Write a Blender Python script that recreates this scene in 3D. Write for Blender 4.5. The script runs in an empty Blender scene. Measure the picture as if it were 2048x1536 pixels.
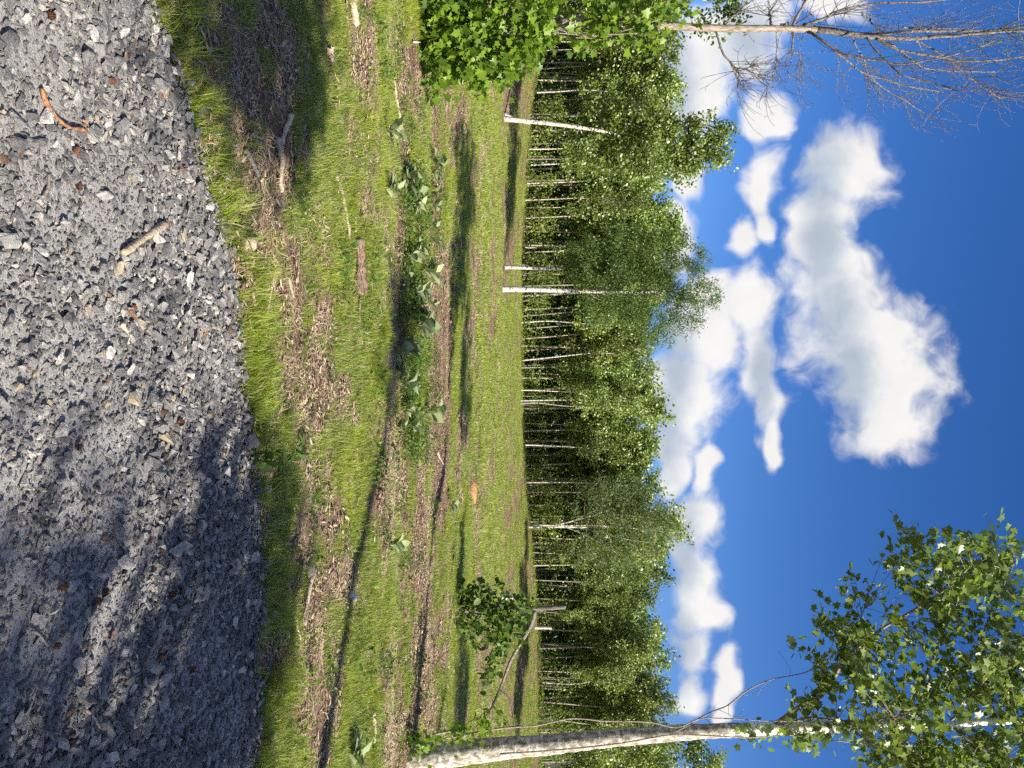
import bpy, bmesh, math
import numpy as np
from mathutils import Vector, Matrix
R_ = np.random.default_rng(11)
sc = bpy.context.scene
col = sc.collection

# ------------------------------------------------------------------ camera
# The photograph lies on its side: world "up" is the picture's right.
EYE = np.array([0., 0., 1.6]); FPX = 26 / 36 * 2048.0
PITCH = math.atan(46 / FPX)                      # horizon at photo x = 1070
CF = np.array([0, math.cos(PITCH), -math.sin(PITCH)])
CU = np.array([0, math.sin(PITCH), math.cos(PITCH)])
CR = np.array([1., 0, 0])
cam = bpy.data.cameras.new('camera'); cam.lens = 26; cam.sensor_width = 36; cam.sensor_fit = 'HORIZONTAL'
cam.clip_start = 0.05; cam.clip_end = 3000
co = bpy.data.objects.new('camera', cam); col.objects.link(co)
m3 = Matrix((CU, -CR, -CF)).transposed()
co.matrix_world = Matrix.Translation(EYE) @ m3.to_4x4()
sc.camera = co

# ------------------------------------------------------------------ light
ELEV = math.radians(35)
SH = np.array([0.745, -0.667]); SH /= np.linalg.norm(SH)   # towards the sun, on the ground
SUN = np.array([SH[0] * math.cos(ELEV), SH[1] * math.cos(ELEV), math.sin(ELEV)])
sl = bpy.data.lights.new('sun', 'SUN'); sl.energy = 5.0; sl.angle = math.radians(0.53); sl.color = (1, .93, .82)
so = bpy.data.objects.new('sun', sl); col.objects.link(so)
so.rotation_euler = Vector(-SUN).to_track_quat('-Z', 'Y').to_euler()
sc.view_settings.view_transform = 'Standard'; sc.view_settings.look = 'None'
sc.view_settings.exposure = 1.15; sc.view_settings.gamma = 1
sc.render.engine = 'CYCLES'
cy = sc.cycles
cy.max_bounces = 6; cy.diffuse_bounces = 3; cy.glossy_bounces = 2; cy.transmission_bounces = 4; cy.transparent_max_bounces = 6
sc.render.filter_size = 1.1; cy.use_denoising = False; cy.use_adaptive_sampling = True; cy.adaptive_threshold = .02; cy.adaptive_min_samples = 24
cy.sample_clamp_indirect = 6
try: cy.use_light_tree = False
except Exception: pass

def N(nt, t, **kw):
    n = nt.nodes.new(t)
    for k, v in kw.items():
        if k == 'inp':
            for a, b in v.items():
                if isinstance(b, bpy.types.NodeSocket): nt.links.new(b, n.inputs[a])
                else: n.inputs[a].default_value = b
        else: setattr(n, k, v)
    return n
def M(nt, op, a, b=None, c=None, clamp=False):
    n = nt.nodes.new('ShaderNodeMath'); n.operation = op; n.use_clamp = clamp
    for i, x in enumerate((a, b, c)):
        if x is None: continue
        if isinstance(x, bpy.types.NodeSocket): nt.links.new(x, n.inputs[i])
        else: n.inputs[i].default_value = x
    return n.outputs[0]
def VM(nt, op, a, b=None, c=None):
    n = nt.nodes.new('ShaderNodeVectorMath'); n.operation = op
    for i, x in enumerate((a, b, c)):
        if x is None: continue
        if isinstance(x, bpy.types.NodeSocket): nt.links.new(x, n.inputs[i])
        elif op == 'SCALE' and i == 1: n.inputs['Scale'].default_value = x
        else: n.inputs[i].default_value = x
    return n.outputs['Value'] if op in ('LENGTH', 'DOT_PRODUCT', 'DISTANCE') else n.outputs[0]
def smooth(nt, x, a, b, lo=0., hi=1.):
    n = nt.nodes.new('ShaderNodeMapRange'); n.interpolation_type = 'SMOOTHSTEP'
    nt.links.new(x, n.inputs[0])
    for i, v in zip((1, 2, 3, 4), (a, b, lo, hi)): n.inputs[i].default_value = v
    return n.outputs[0]
def mixc(nt, f, a, b, mode='MIX'):
    n = nt.nodes.new('ShaderNodeMix'); n.data_type = 'RGBA'; n.blend_type = mode
    for s, x in ((n.inputs[0], f), (n.inputs[6], a), (n.inputs[7], b)):
        if isinstance(x, bpy.types.NodeSocket): nt.links.new(x, s)
        else: s.default_value = x if not isinstance(x, tuple) or len(x) == 4 else (*x, 1)
    return n.outputs[2]

# ------------------------------------------------------------------ sky with clouds (by world direction)
w = bpy.data.worlds.new('World'); sc.world = w; w.use_nodes = True
nt = w.node_tree; nt.nodes.clear()
sky = N(nt, 'ShaderNodeTexSky', sky_type='NISHITA', sun_disc=False, sun_elevation=ELEV,
        sun_rotation=math.atan2(SH[0], SH[1]), altitude=250, air_density=1.0, dust_density=0.35, ozone_density=2.2)
tc = N(nt, 'ShaderNodeTexCoord')
gdir = tc.outputs['Generated']
# cumulus lobes: (up, across, half height, half width) seen on a vertical plane one unit ahead of the meadow
CL = [(1700,335,88,92),(1655,300,55,62),(1652,430,58,85),(1655,500,66,75),(1690,575,100,85),(1735,670,130,102),
      (1770,760,132,115),(1775,845,95,80),
      (1395,190,78,110),(1400,90,90,90),(1480,75,80,75),(1530,40,70,80),(1690,20,70,50),(1530,235,40,50),(1535,365,38,62),
      (1488,470,38,50),(1545,450,26,44),(1375,370,45,60),(1350,490,50,60),
      (1400,660,80,115),(1365,790,82,115),(1345,915,42,80),(1440,600,40,60),
      (1505,625,55,75),(1515,720,58,85),(1545,800,34,80),(1560,890,22,50),
      (1420,930,24,60),(1405,1045,52,66),(1385,1140,52,80),(1395,1220,48,58),(1375,1310,34,66),(1440,1345,26,62),(1375,1400,30,50),(1455,1415,20,34)]
def pxdir(u, v):
    d = CF * FPX + CR * (u - 768) + CU * (v - 1024); return d
cg = bpy.data.node_groups.new('cloud_density', 'ShaderNodeTree')
cg.interface.new_socket('Q', in_out='INPUT', socket_type='NodeSocketVector')
cg.interface.new_socket('D', in_out='OUTPUT', socket_type='NodeSocketFloat')
gi = cg.nodes.new('NodeGroupInput'); go = cg.nodes.new('NodeGroupOutput')
Q = gi.outputs[0]
wn = N(cg, 'ShaderNodeTexNoise', noise_dimensions='3D', inp={'Vector': Q, 'Scale': 9.0, 'Detail': 2.0, 'Roughness': .6})
Qw = VM(cg, 'MULTIPLY_ADD', VM(cg, 'SUBTRACT', wn.outputs['Color'], (.5, .5, .5)), (.11, .09, .0), Q)
acc = None
for (v, u, rv, ru) in CL:
    d = pxdir(u, v); q = (d[0] / d[1], d[2] / d[1])
    a, b = FPX / ru, FPX / rv
    L = VM(cg, 'LENGTH', VM(cg, 'MULTIPLY_ADD', Qw, (a, b, 0), (-q[0] * a, -q[1] * b, 0)))
    acc = L if acc is None else M(cg, 'SMOOTH_MIN', acc, L, .35)
fb = N(cg, 'ShaderNodeTexNoise', noise_dimensions='3D', inp={'Vector': Q, 'Scale': 11.0, 'Detail': 3.0, 'Roughness': .6})
fb2 = N(cg, 'ShaderNodeTexNoise', noise_dimensions='3D', inp={'Vector': Qw, 'Scale': 34.0, 'Detail': 5.0, 'Roughness': .62})
blob = M(cg, 'SUBTRACT', 1.27, acc)
dens = M(cg, 'MULTIPLY_ADD', M(cg, 'SUBTRACT', fb.outputs[0], .5), 1.25, blob)
dens = M(cg, 'MULTIPLY_ADD', M(cg, 'SUBTRACT', fb2.outputs[0], .5), .75, dens)
cg.links.new(dens, go.inputs[0])
sep = N(nt, 'ShaderNodeSeparateXYZ', inp={0: gdir})
ys = M(nt, 'MAXIMUM', sep.outputs[1], .02)
q0 = N(nt, 'ShaderNodeCombineXYZ', inp={0: M(nt, 'DIVIDE', sep.outputs[0], ys), 1: M(nt, 'DIVIDE', sep.outputs[2], ys), 2: 0.}).outputs[0]
g1 = nt.nodes.new('ShaderNodeGroup'); g1.node_tree = cg; nt.links.new(q0, g1.inputs[0])
D1 = g1.outputs[0]
# grey bases: where the lobes are thick and turned from the sun
BASE = [(1640,350,55,110),(1645,500,50,110),(1665,640,62,110),(1700,760,60,110),(1345,180,50,150),(1350,700,45,150),(1335,850,40,130),(1365,1100,40,120),(1360,1300,40,110),(1500,80,60,70),(1525,760,30,110)]
bacc = None
for (v, u, rv, ru) in BASE:
    d = pxdir(u, v); q = (d[0] / d[1], d[2] / d[1]); a, b = FPX / ru, FPX / rv
    L = VM(nt, 'LENGTH', VM(nt, 'MULTIPLY_ADD', q0, (a, b, 0), (-q[0] * a, -q[1] * b, 0)))
    bacc = L if bacc is None else M(nt, 'MINIMUM', bacc, L)
# the rest of the sky: scattered cumulus of the same kind all round
far = N(nt, 'ShaderNodeTexNoise', inp={'Vector': VM(nt, 'MULTIPLY', gdir, (1, 1, 2.2)), 'Scale': 3.2, 'Detail': 6.0, 'Roughness': .58})
fr = M(nt, 'MULTIPLY', M(nt, 'SUBTRACT', far.outputs[0], .50), 6.0)
front = smooth(nt, M(nt, 'DIVIDE', M(nt, 'ABSOLUTE', sep.outputs[0]), ys), .55, .8)      # 0 inside the view of the lobes
up = smooth(nt, M(nt, 'DIVIDE', sep.outputs[2], ys), .75, 1.0)
outside = M(nt, 'MAXIMUM', front, up)
dtot = M(nt, 'MAXIMUM', D1, M(nt, 'MULTIPLY_ADD', outside, 1., M(nt, 'SUBTRACT', fr, 1.)))
alpha = smooth(nt, dtot, .04, .74)
mott = N(nt, 'ShaderNodeTexNoise', inp={'Vector': VM(nt, 'ADD', q0, (.3, .1, 0)), 'Scale': 16., 'Detail': 4., 'Roughness': .6})
grey = smooth(nt, M(nt, 'MULTIPLY_ADD', M(nt, 'SUBTRACT', mott.outputs[0], .5), .9, bacc), 1.35, .2)
lit = M(nt, 'SUBTRACT', 1., grey)
lum = M(nt, 'MULTIPLY_ADD', lit, .14, .29)
lum = M(nt, 'MULTIPLY_ADD', M(nt, 'SUBTRACT', mott.outputs[0], .5), .10, lum)
cc = mixc(nt, lit, (.80, .90, 1.04, 1), (1.0, .985, .96, 1))
ccol = VM(nt, 'MULTIPLY', cc, N(nt, 'ShaderNodeCombineXYZ', inp={0: lum, 1: lum, 2: lum}).outputs[0])
SKYS = 0.060
hsv = N(nt, 'ShaderNodeHueSaturation', inp={'Saturation': 1.3, 'Value': 1.0, 'Color': sky.outputs[0]})
skyc = VM(nt, 'MULTIPLY', hsv.outputs[0], (SKYS * .72, SKYS * .78, SKYS * 1.06))
final = mixc(nt, M(nt, 'MULTIPLY', alpha, .97), skyc, ccol)
bg = N(nt, 'ShaderNodeBackground', inp={'Color': final, 'Strength': 1.0})
wo = N(nt, 'ShaderNodeOutputWorld'); nt.links.new(bg.outputs[0], wo.inputs[0])
w.cycles.sampling_method = 'MANUAL'; w.cycles.sample_map_resolution = 512

# ------------------------------------------------------------------ helpers
def tag(o, label=None, cat=None, group=None, kind=None):
    if label: o['label'] = label
    if cat: o['category'] = cat
    if group: o['group'] = group
    if kind: o['kind'] = kind
    return o
def empty(name, loc, label, cat, group=None):
    o = bpy.data.objects.new(name, None); col.objects.link(o); o.location = [float(a) for a in loc]
    o.empty_display_size = .2
    return tag(o, label, cat, group)
def make_mesh(name, V, faces, mat, smooth=False):
    """faces: list of (n,k) index arrays"""
    me = bpy.data.meshes.new(name)
    V = np.asarray(V, np.float32); me.vertices.add(len(V)); me.vertices.foreach_set('co', V.ravel())
    idx = np.concatenate([f.ravel() for f in faces]).astype(np.int32)
    tot = np.concatenate([np.full(len(f), f.shape[1]) for f in faces]).astype(np.int32)
    st = np.concatenate([[0], np.cumsum(tot)[:-1]]).astype(np.int32)
    me.loops.add(len(idx)); me.loops.foreach_set('vertex_index', idx)
    me.polygons.add(len(tot)); me.polygons.foreach_set('loop_start', st)
    me.update(calc_edges=True)
    if smooth: me.polygons.foreach_set('use_smooth', np.ones(len(tot), bool))
    for m in (mat if isinstance(mat, list) else [mat]): me.materials.append(m)
    return me
class MB:
    def __init__(s): s.V = []; s.F = {}; s.n = 0
    def add(s, V, F):
        V = np.asarray(V, float).reshape(-1, 3)
        for f in (F if isinstance(F, list) else [F]):
            f = np.asarray(f); s.F.setdefault(f.shape[1], []).append(f + s.n)
        s.V.append(V); s.n += len(V)
    def mesh(s, name, mat, smooth=False):
        return make_mesh(name, np.concatenate(s.V), [np.concatenate(f) for f in s.F.values()], mat, smooth)
    def build(s, name, mat, parent=None, smooth=False):
        return link(name, s.mesh(name, mat, smooth), parent)
def link(name, me, parent=None):
    o = bpy.data.objects.new(name, me); col.objects.link(o)
    if parent is not None: o.parent = parent
    return o
def norm(a): return a / np.maximum(np.linalg.norm(a, axis=-1, keepdims=True), 1e-9)
def spline(P, n):
    P = np.asarray(P, float); k = len(P)
    t = np.linspace(0, k - 1, n); i = np.clip(t.astype(int), 0, k - 2); f = (t - i)[:, None]
    Pm = P[np.clip(i - 1, 0, k - 1)]; P0 = P[i]; P1 = P[i + 1]; P2 = P[np.clip(i + 2, 0, k - 1)]
    return .5 * ((2 * P0) + (-Pm + P1) * f + (2 * Pm - 5 * P0 + 4 * P1 - P2) * f ** 2 + (-Pm + 3 * P0 - 3 * P1 + P2) * f ** 3)
def tube(mb, P, r, ns=6, rough=0., cap=True, rng=R_):
    P = np.asarray(P, float); n = len(P); r = np.broadcast_to(np.asarray(r, float), (n,))
    T = norm(np.gradient(P, axis=0)); ref = np.array([.13, .97, .2]) if abs(T[0, 1]) < .8 else np.array([1., .1, 0])
    A = norm(np.cross(T, ref)); B = np.cross(T, A)
    a = np.arange(ns) * 2 * math.pi / ns
    rr = r[:, None] * (1 + rough * rng.uniform(-1, 1, (n, ns)))
    V = P[:, None] + rr[..., None] * (np.cos(a)[None, :, None] * A[:, None] + np.sin(a)[None, :, None] * B[:, None])
    i = np.arange(n - 1)[:, None] * ns; j = np.arange(ns)[None]; j2 = (j + 1) % ns
    F = np.stack([i + j, i + j2, i + ns + j2, i + ns + j], -1).reshape(-1, 4)
    V = V.reshape(-1, 3); Fs = [F]
    if cap:
        V = np.concatenate([V, P[[0, -1]]]); k = n * ns; jj = np.arange(ns); jn = (jj + 1) % ns
        Fs.append(np.concatenate([np.stack([jn, jj, np.full(ns, k)], -1),
                                  np.stack([(n - 1) * ns + jj, (n - 1) * ns + jn, np.full(ns, k + 1)], -1)]))
    mb.add(V, Fs)
# value noise
_perm = np.random.default_rng(5).random((256, 256))
def vnoise(x, y):
    x = np.asarray(x, float); y = np.asarray(y, float)
    xi = np.floor(x).astype(int); yi = np.floor(y).astype(int); fx = x - xi; fy = y - yi
    fx = fx * fx * (3 - 2 * fx); fy = fy * fy * (3 - 2 * fy)
    g = lambda a, b: _perm[a & 255, b & 255]
    return (g(xi, yi) * (1 - fx) + g(xi + 1, yi) * fx) * (1 - fy) + (g(xi, yi + 1) * (1 - fx) + g(xi + 1, yi + 1) * fx) * fy
def fbm(x, y, o=4):
    s = 0; a = .5; t = 0
    for k in range(o): s = s + a * vnoise(x * 2 ** k + 17 * k, y * 2 ** k + 31 * k); t += a; a *= .5
    return s / t
def sst(a, b, x): t = np.clip((x - a) / (b - a), 0, 1); return t * t * (3 - 2 * t)
def bump(x, c, w): return np.exp(-((x - c) / w) ** 2)

# ------------------------------------------------------------------ terrain
EX = np.array([-9, -4.5, -1.62, -1.35, -1.1, -.56, -.15, .37, .9, 1.35, 1.6, 2.2, 4.5, 9.])
EY = np.array([1.1, 2.0, 3.02, 3.3, 3.42, 3.82, 4.0, 4.12, 4.22, 4.30, 4.20, 4.15, 4.6, 5.2])
def edge(x): return np.interp(x, EX, EY) + .26 * (fbm(np.asarray(x) * 2.6, 7.7, 4) - .5)
def tz(x, y):
    x = np.asarray(x, float); y = np.asarray(y, float)
    z = .05 * (fbm(x * .55 + 3, y * .55) - .5) * sst(3, 6, y)
    z = z + .035 * (fbm(x * 2.3, y * 2.3 + 9, 3) - .5) * sst(2.5, 4, y)
    z = z + .07 * bump(y, 7.2 + .25 * np.sin(x * .7), .55) - .10 * bump(y, 8.9 + .2 * np.sin(x * .5 + 1), .7)   # low bank and wet hollow
    z = z + .06 * bump(y, 12.6, .6) - .05 * bump(y, 11.6, .4)
    z = z + .30 * (fbm(x * .09 + 1, y * .11) - .5) * sst(10, 22, y)
    z = z - .12 * sst(18, 34, y)
    k = sst(38, 60, y)
    z = z + k * (.75 + 1.65 * sst(2, 27, x) + 1.15 * sst(-8, -28, x)) + .02 * np.maximum(y - 62, 0)
    z = z - .06 * sst(.25, -.05, y - edge(x)) * (y > -6)         # under the road
    return z
def proj(p):
    p = np.asarray(p, float) - EYE; d = p @ CF
    return 768 + FPX * (p @ CR) / d, 1024 + FPX * (p @ CU) / d
def P(u, v, y):
    d = pxdir(u, v); return EYE + d * (y / d[1])
def G(u, v, ymax=70):
    d = pxdir(u, v); d = d / d[1]; ys_ = np.geomspace(1.5, ymax, 3000)
    below = EYE[2] + d[2] * ys_ < tz(d[0] * ys_, ys_) + .0
    i = np.argmax(below) if below.any() else len(ys_) - 1
    y = ys_[i]; x = d[0] * y
    return np.array([x, y, float(tz(x, y))])

# how green the ground is; bare or mulchy patches given by the place they take on the ground
PATCH = [(520,230,55,230,1.),(590,60,30,70,.6),(585,330,26,80,.5),(610,560,45,80,.6),(660,650,50,110,.62),(715,540,26,110,.5),(640,760,46,60,.45),
         (650,960,22,150,.4),(560,980,22,80,.35),(622,1340,18,80,1.1),(640,1480,18,70,.9),(715,250,16,150,.7),(735,380,13,100,.65),(770,210,14,90,.6),
         (810,190,20,120,.6),(600,1190,25,70,.5),(872,520,11,340,1.7),(885,800,15,240,1.7),(870,1000,17,80,1.5),(848,1180,17,170,1.2),(838,1340,15,110,.9),
         (770,1360,18,100,.6),(815,150,16,90,.6),(900,250,14,110,.7),(800,560,20,200,.35),(760,560,10,80,.3),(1010,540,16,60,.7),(1030,180,22,80,.5),(945,985,7,32,1.2),
         (1005,1340,20,120,.6),(700,1150,8,100,.4),(835,30,18,60,-1.),(690,800,26,330,-.7),(645,250,26,200,-.5),(590,1350,20,200,-.4)]
def cover(x, y, raw=False):
    x = np.asarray(x, float); y = np.asarray(y, float)
    u, v = proj(np.stack([x, y, tz(x, y)], -1))
    g = .51 + 1.3 * (fbm(x * .9, y * .9 + 40, 4) - .5) + 1.5 * (fbm(x * 3.7 + 8, y * 3.7, 4) - .5) + .5 * (fbm(x * .25, y * .25 + 3, 3) - .5) * sst(10, 25, y)
    g = g + .95 * (fbm(x * .8 + 5, y * .55 + 90, 4) - .52) * sst(11, 18, y)
    wu = (fbm(x * 2, y * 2 + 5, 3) - .5) * 120; wv = (fbm(x * 2.5 + 50, y * 2.5, 4) - .5) * 50
    for (pv, pu, rv, ru, s) in PATCH:
        dd = ((v + wv - pv) / rv) ** 2 + ((u + wu - pu) / ru) ** 2
        g = g - s * .62 * np.exp(-dd * 1.1) * (y > 2)
    return g if raw else np.clip(g, 0, 1)

# ------------------------------------------------------------------ materials
def newmat(name):
    m = bpy.data.materials.new(name); m.use_nodes = True; t = m.node_tree; t.nodes.clear()
    out = N(t, 'ShaderNodeOutputMaterial'); return m, t, out
def leafmat(name, c1, c2, trans=.35, tc_=None, rough=.5, spec=.35, objvar=.25, c3=None, f3=.0, pos=None):
    m, t, out = newmat(name)
    g = N(t, 'ShaderNodeNewGeometry'); oi = N(t, 'ShaderNodeObjectInfo')
    c = mixc(t, g.outputs['Random Per Island'], c1, c2)
    if c3:
        k = M(t, 'GREATER_THAN', M(t, 'FRACT', M(t, 'MULTIPLY', g.outputs['Random Per Island'], 37.7)), 1 - f3)
        c = mixc(t, k, c, c3)
    if pos:
        pn = N(t, 'ShaderNodeTexNoise', inp={'Vector': VM(t, 'MULTIPLY', g.outputs['Position'], (1, 1, .05)), 'Scale': .9, 'Detail': 4., 'Roughness': .65})
        c = mixc(t, smooth(t, pn.outputs[0], .38, .66), c, mixc(t, g.outputs['Random Per Island'], *pos))
    val = M(t, 'MULTIPLY_ADD', oi.outputs['Random'], objvar * 2, 1 - objvar)
    hue = M(t, 'MULTIPLY_ADD', M(t, 'FRACT', M(t, 'MULTIPLY', oi.outputs['Random'], 7.13)), objvar * .10, .5 - objvar * .05)
    h = N(t, 'ShaderNodeHueSaturation', inp={'Hue': hue, 'Saturation': 1., 'Value': val, 'Color': c})
    b = N(t, 'ShaderNodeBsdfPrincipled', inp={'Base Color': h.outputs[0], 'Roughness': rough, 'Specular IOR Level': spec})
    tr = N(t, 'ShaderNodeBsdfTranslucent', inp={'Color': mixc(t, .5, h.outputs[0], tc_ or (.30, .42, .04))})
    mx = N(t, 'ShaderNodeMixShader', inp={0: trans, 1: b.outputs[0], 2: tr.outputs[0]})
    t.links.new(mx.outputs[0], out.inputs[0]); return m
def barkmat(name, c1, c2, scale=(6, 6, 1.5), contrast=(.4, .62), bumps=.5, c3=None, sc3=3.0, th3=.6, rough=.9, var=.2):
    m, t, out = newmat(name)
    tcn = N(t, 'ShaderNodeTexCoord')
    v = VM(t, 'MULTIPLY', tcn.outputs['Object'], scale)
    n = N(t, 'ShaderNodeTexNoise', inp={'Vector': v, 'Scale': 5., 'Detail': 6., 'Roughness': .65})
    f = smooth(t, n.outputs[0], *contrast)
    c = mixc(t, f, c1, c2)
    if c3:
        n3 = N(t, 'ShaderNodeTexNoise', inp={'Vector': VM(t, 'MULTIPLY', tcn.outputs['Object'], (1, 1, 2.5)), 'Scale': sc3, 'Detail': 4., 'Roughness': .6})
        c = mixc(t, smooth(t, n3.outputs[0], th3, th3 + .06), c, c3)
    oi = N(t, 'ShaderNodeObjectInfo')
    h = N(t, 'ShaderNodeHueSaturation', inp={'Value': M(t, 'MULTIPLY_ADD', oi.outputs['Random'], var * 2, 1 - var), 'Color': c})
    bp = N(t, 'ShaderNodeBump', inp={'Strength': bumps, 'Distance': .02, 'Height': n.outputs[0]})
    b = N(t, 'ShaderNodeBsdfPrincipled', inp={'Base Color': h.outputs[0], 'Roughness': rough, 'Specular IOR Level': .2, 'Normal': bp.outputs[0]})
    t.links.new(b.outputs[0], out.inputs[0]); return m
def stonemat(name, cols, bumps=.6):
    m, t, out = newmat(name)
    oi = N(t, 'ShaderNodeObjectInfo'); tcn = N(t, 'ShaderNodeTexCoord')
    r = N(t, 'ShaderNodeValToRGB', inp={0: oi.outputs['Random']}); r.color_ramp.interpolation = 'CONSTANT'
    el = r.color_ramp.elements
    for i, (p, c) in enumerate(cols):
        e = el[i] if i < 2 else el.new(p)
        e.position = p; e.color = (*c, 1)
    n = N(t, 'ShaderNodeTexNoise', inp={'Vector': tcn.outputs['Object'], 'Scale': 2.5, 'Detail': 5., 'Roughness': .7})
    c = mixc(t, 1., r.outputs[0], mixc(t, smooth(t, n.outputs[0], .3, .7), (.68, .68, .70, 1), (1.22, 1.2, 1.17, 1)), 'MULTIPLY')
    bp = N(t, 'ShaderNodeBump', inp={'Strength': bumps, 'Distance': .15, 'Height': n.outputs[0]})
    b = N(t, 'ShaderNodeBsdfPrincipled', inp={'Base Color': c, 'Roughness': .75, 'Specular IOR Level': .3, 'Normal': bp.outputs[0]})
    t.links.new(b.outputs[0], out.inputs[0]); return m

def groundmat():
    m, t, out = newmat('meadow_soil')
    at = N(t, 'ShaderNodeAttribute', attribute_name='green'); tcn = N(t, 'ShaderNodeTexCoord'); ob = tcn.outputs['Object']
    n1 = N(t, 'ShaderNodeTexNoise', inp={'Vector': ob, 'Scale': 2.2, 'Detail': 8., 'Roughness': .7})
    n2 = N(t, 'ShaderNodeTexNoise', inp={'Vector': VM(t, 'MULTIPLY', ob, (1, 1.6, 1)), 'Scale': 38., 'Detail': 4., 'Roughness': .7})
    soil = mixc(t, smooth(t, n1.outputs[0], .35, .65), (.095, .058, .040, 1), (.18, .115, .078, 1))
    soil = mixc(t, smooth(t, n2.outputs[0], .52, .68), soil, (.40, .31, .20, 1))
    gr = mixc(t, smooth(t, n2.outputs[0], .35, .65), (.085, .105, .025, 1), (.20, .19, .075, 1))
    c = mixc(t, smooth(t, M(t, 'ADD', at.outputs['Fac'], M(t, 'MULTIPLY', M(t, 'SUBTRACT', n2.outputs[0], .5), .5)), .25, .62), soil, gr)
    bp = N(t, 'ShaderNodeBump', inp={'Strength': .7, 'Distance': .03, 'Height': n2.outputs[0]})
    b = N(t, 'ShaderNodeBsdfPrincipled', inp={'Base Color': c, 'Roughness': .95, 'Specular IOR Level': .1, 'Normal': bp.outputs[0]})
    t.links.new(b.outputs[0], out.inputs[0]); return m
def roadmat():
    m, t, out = newmat('crushed_stone_fines')
    tcn = N(t, 'ShaderNodeTexCoord'); ob = tcn.outputs['Object']
    vo = N(t, 'ShaderNodeTexVoronoi', inp={'Vector': ob, 'Scale': 130.}); vo.feature = 'F1'
    n1 = N(t, 'ShaderNodeTexNoise', inp={'Vector': ob, 'Scale': 3., 'Detail': 6.})
    sp = N(t, 'ShaderNodeSeparateColor', inp={0: vo.outputs['Color']})
    c = mixc(t, sp.outputs[0], (.15, .146, .142, 1), (.34, .325, .30, 1))
    c = mixc(t, smooth(t, n1.outputs[0], .35, .7), c, (.25, .24, .225, 1))
    bp = N(t, 'ShaderNodeBump', inp={'Strength': .5, 'Distance': .006, 'Height': M(t, 'SUBTRACT', 1., vo.outputs['Distance'])})
    b = N(t, 'ShaderNodeBsdfPrincipled', inp={'Base Color': c, 'Roughness': .9, 'Normal': bp.outputs[0]})
    t.links.new(b.outputs[0], out.inputs[0]); return m

MT = {}
MT['poplar'] = leafmat('poplar_leaf', (.10, .155, .020), (.225, .285, .052), .38, objvar=.36, c3=(.42, .48, .26), f3=.18, rough=.42, spec=.5)
MT['fine'] = leafmat('locust_leaf', (.050, .095, .020), (.11, .17, .04), .3, objvar=.1)
MT['greygreen'] = leafmat('birch_leaf', (.075, .115, .042), (.15, .20, .09), .3, objvar=.1)
MT['syc'] = leafmat('sycamore_leaf', (.055, .10, .018), (.15, .205, .042), .40, objvar=.05, c3=(.25, .32, .11), f3=.15, rough=.4, spec=.5)
MT['vine'] = leafmat('grapevine_leaf', (.055, .115, .012), (.20, .305, .028), .42, objvar=.05, rough=.42, tc_=(.36, .54, .03))
MT['shrub'] = leafmat('shrub_leaf', (.042, .095, .015), (.12, .19, .032), .35, objvar=.1)
MT['woodmass'] = leafmat('woodland_leaf', (.035, .085, .015), (.085, .15, .025), .35, objvar=.1)
MT['sprig'] = leafmat('sapling_leaf', (.11, .17, .022), (.21, .26, .045), .4, objvar=.3)
MT['broad'] = leafmat('broadleaf_weed', (.22, .27, .12), (.36, .42, .22), .3, objvar=.2, rough=.5)
MT['grass'] = leafmat('grass_blade', (.13, .21, .016), (.27, .37, .040), .42, objvar=.24, c3=(.48, .40, .23), f3=.22, rough=.5, pos=((.20, .265, .020, 1), (.38, .43, .055, 1)))
MT['straw'] = leafmat('dead_straw', (.28, .21, .125), (.52, .42, .27), .15, tc_=(.4, .3, .15), objvar=.25, rough=.8, spec=.1)
MT['chips'] = leafmat('wood_chip', (.12, .077, .05), (.42, .33, .225), .0, objvar=.35, rough=.9, spec=.1)
MT['shadeleaf'] = leafmat('roadside_leaf', (.05, .10, .02), (.10, .16, .03), .3, objvar=.1)
MT['pale'] = barkmat('pale_birch_bark', (.34, .31, .26), (.60, .56, .49), (3, 3, .8), (.3, .6), .3, c3=(.09, .075, .06), sc3=5., th3=.545)
MT['polebark'] = barkmat('young_poplar_bark', (.18, .165, .118), (.42, .385, .29), (4, 4, 1), (.3, .7), .2, var=.45)
MT['sycbark'] = barkmat('flaking_sycamore_bark', (.20, .175, .135), (.50, .46, .38), (3.4, 3.4, 2.0), (.40, .60), 1.0, c3=(.66, .63, .53), sc3=5., th3=.56)
MT['sycpale'] = barkmat('smooth_sycamore_bark', (.58, .56, .46), (.76, .74, .63), (6, 6, 3), (.35, .6), .2, c3=(.20, .16, .11), sc3=6., th3=.63)
MT['branch'] = barkmat('grey_branch_bark', (.15, .125, .10), (.36, .31, .25), (8, 8, 8), (.3, .7), .3)
MT['deadbark'] = barkmat('brown_dead_bark', (.15, .122, .096), (.33, .275, .215), (8, 8, 2), (.35, .65), .5)
MT['twigbark'] = barkmat('dark_dead_twig_bark', (.075, .066, .060), (.25, .22, .195), (6, 6, 6), (.35, .65), .3)
MT['clod'] = barkmat('soil_crumb', (.10, .058, .038), (.21, .13, .085), (2, 2, 2), (.35, .65), .5)
MT['snag'] = barkmat('weathered_grey_wood', (.10, .088, .075), (.27, .24, .205), (10, 10, 1), (.35, .65), .6)
MT['log'] = barkmat('bleached_wood', (.34, .26, .17), (.58, .47, .34), (14, 14, 3), (.35, .65), .6)
MT['rot'] = barkmat('rotten_brown_wood', (.075, .048, .034), (.25, .18, .125), (4, 12, 12), (.38, .60), 1.0)
MT['cone'] = barkmat('pine_cone_scale', (.09, .038, .022), (.20, .095, .055), (20, 20, 20), (.35, .65), .3)
MT['bark'] = barkmat('orange_bark_strip', (.20, .09, .045), (.46, .25, .13), (12, 12, 12), (.35, .65), .5)
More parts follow.
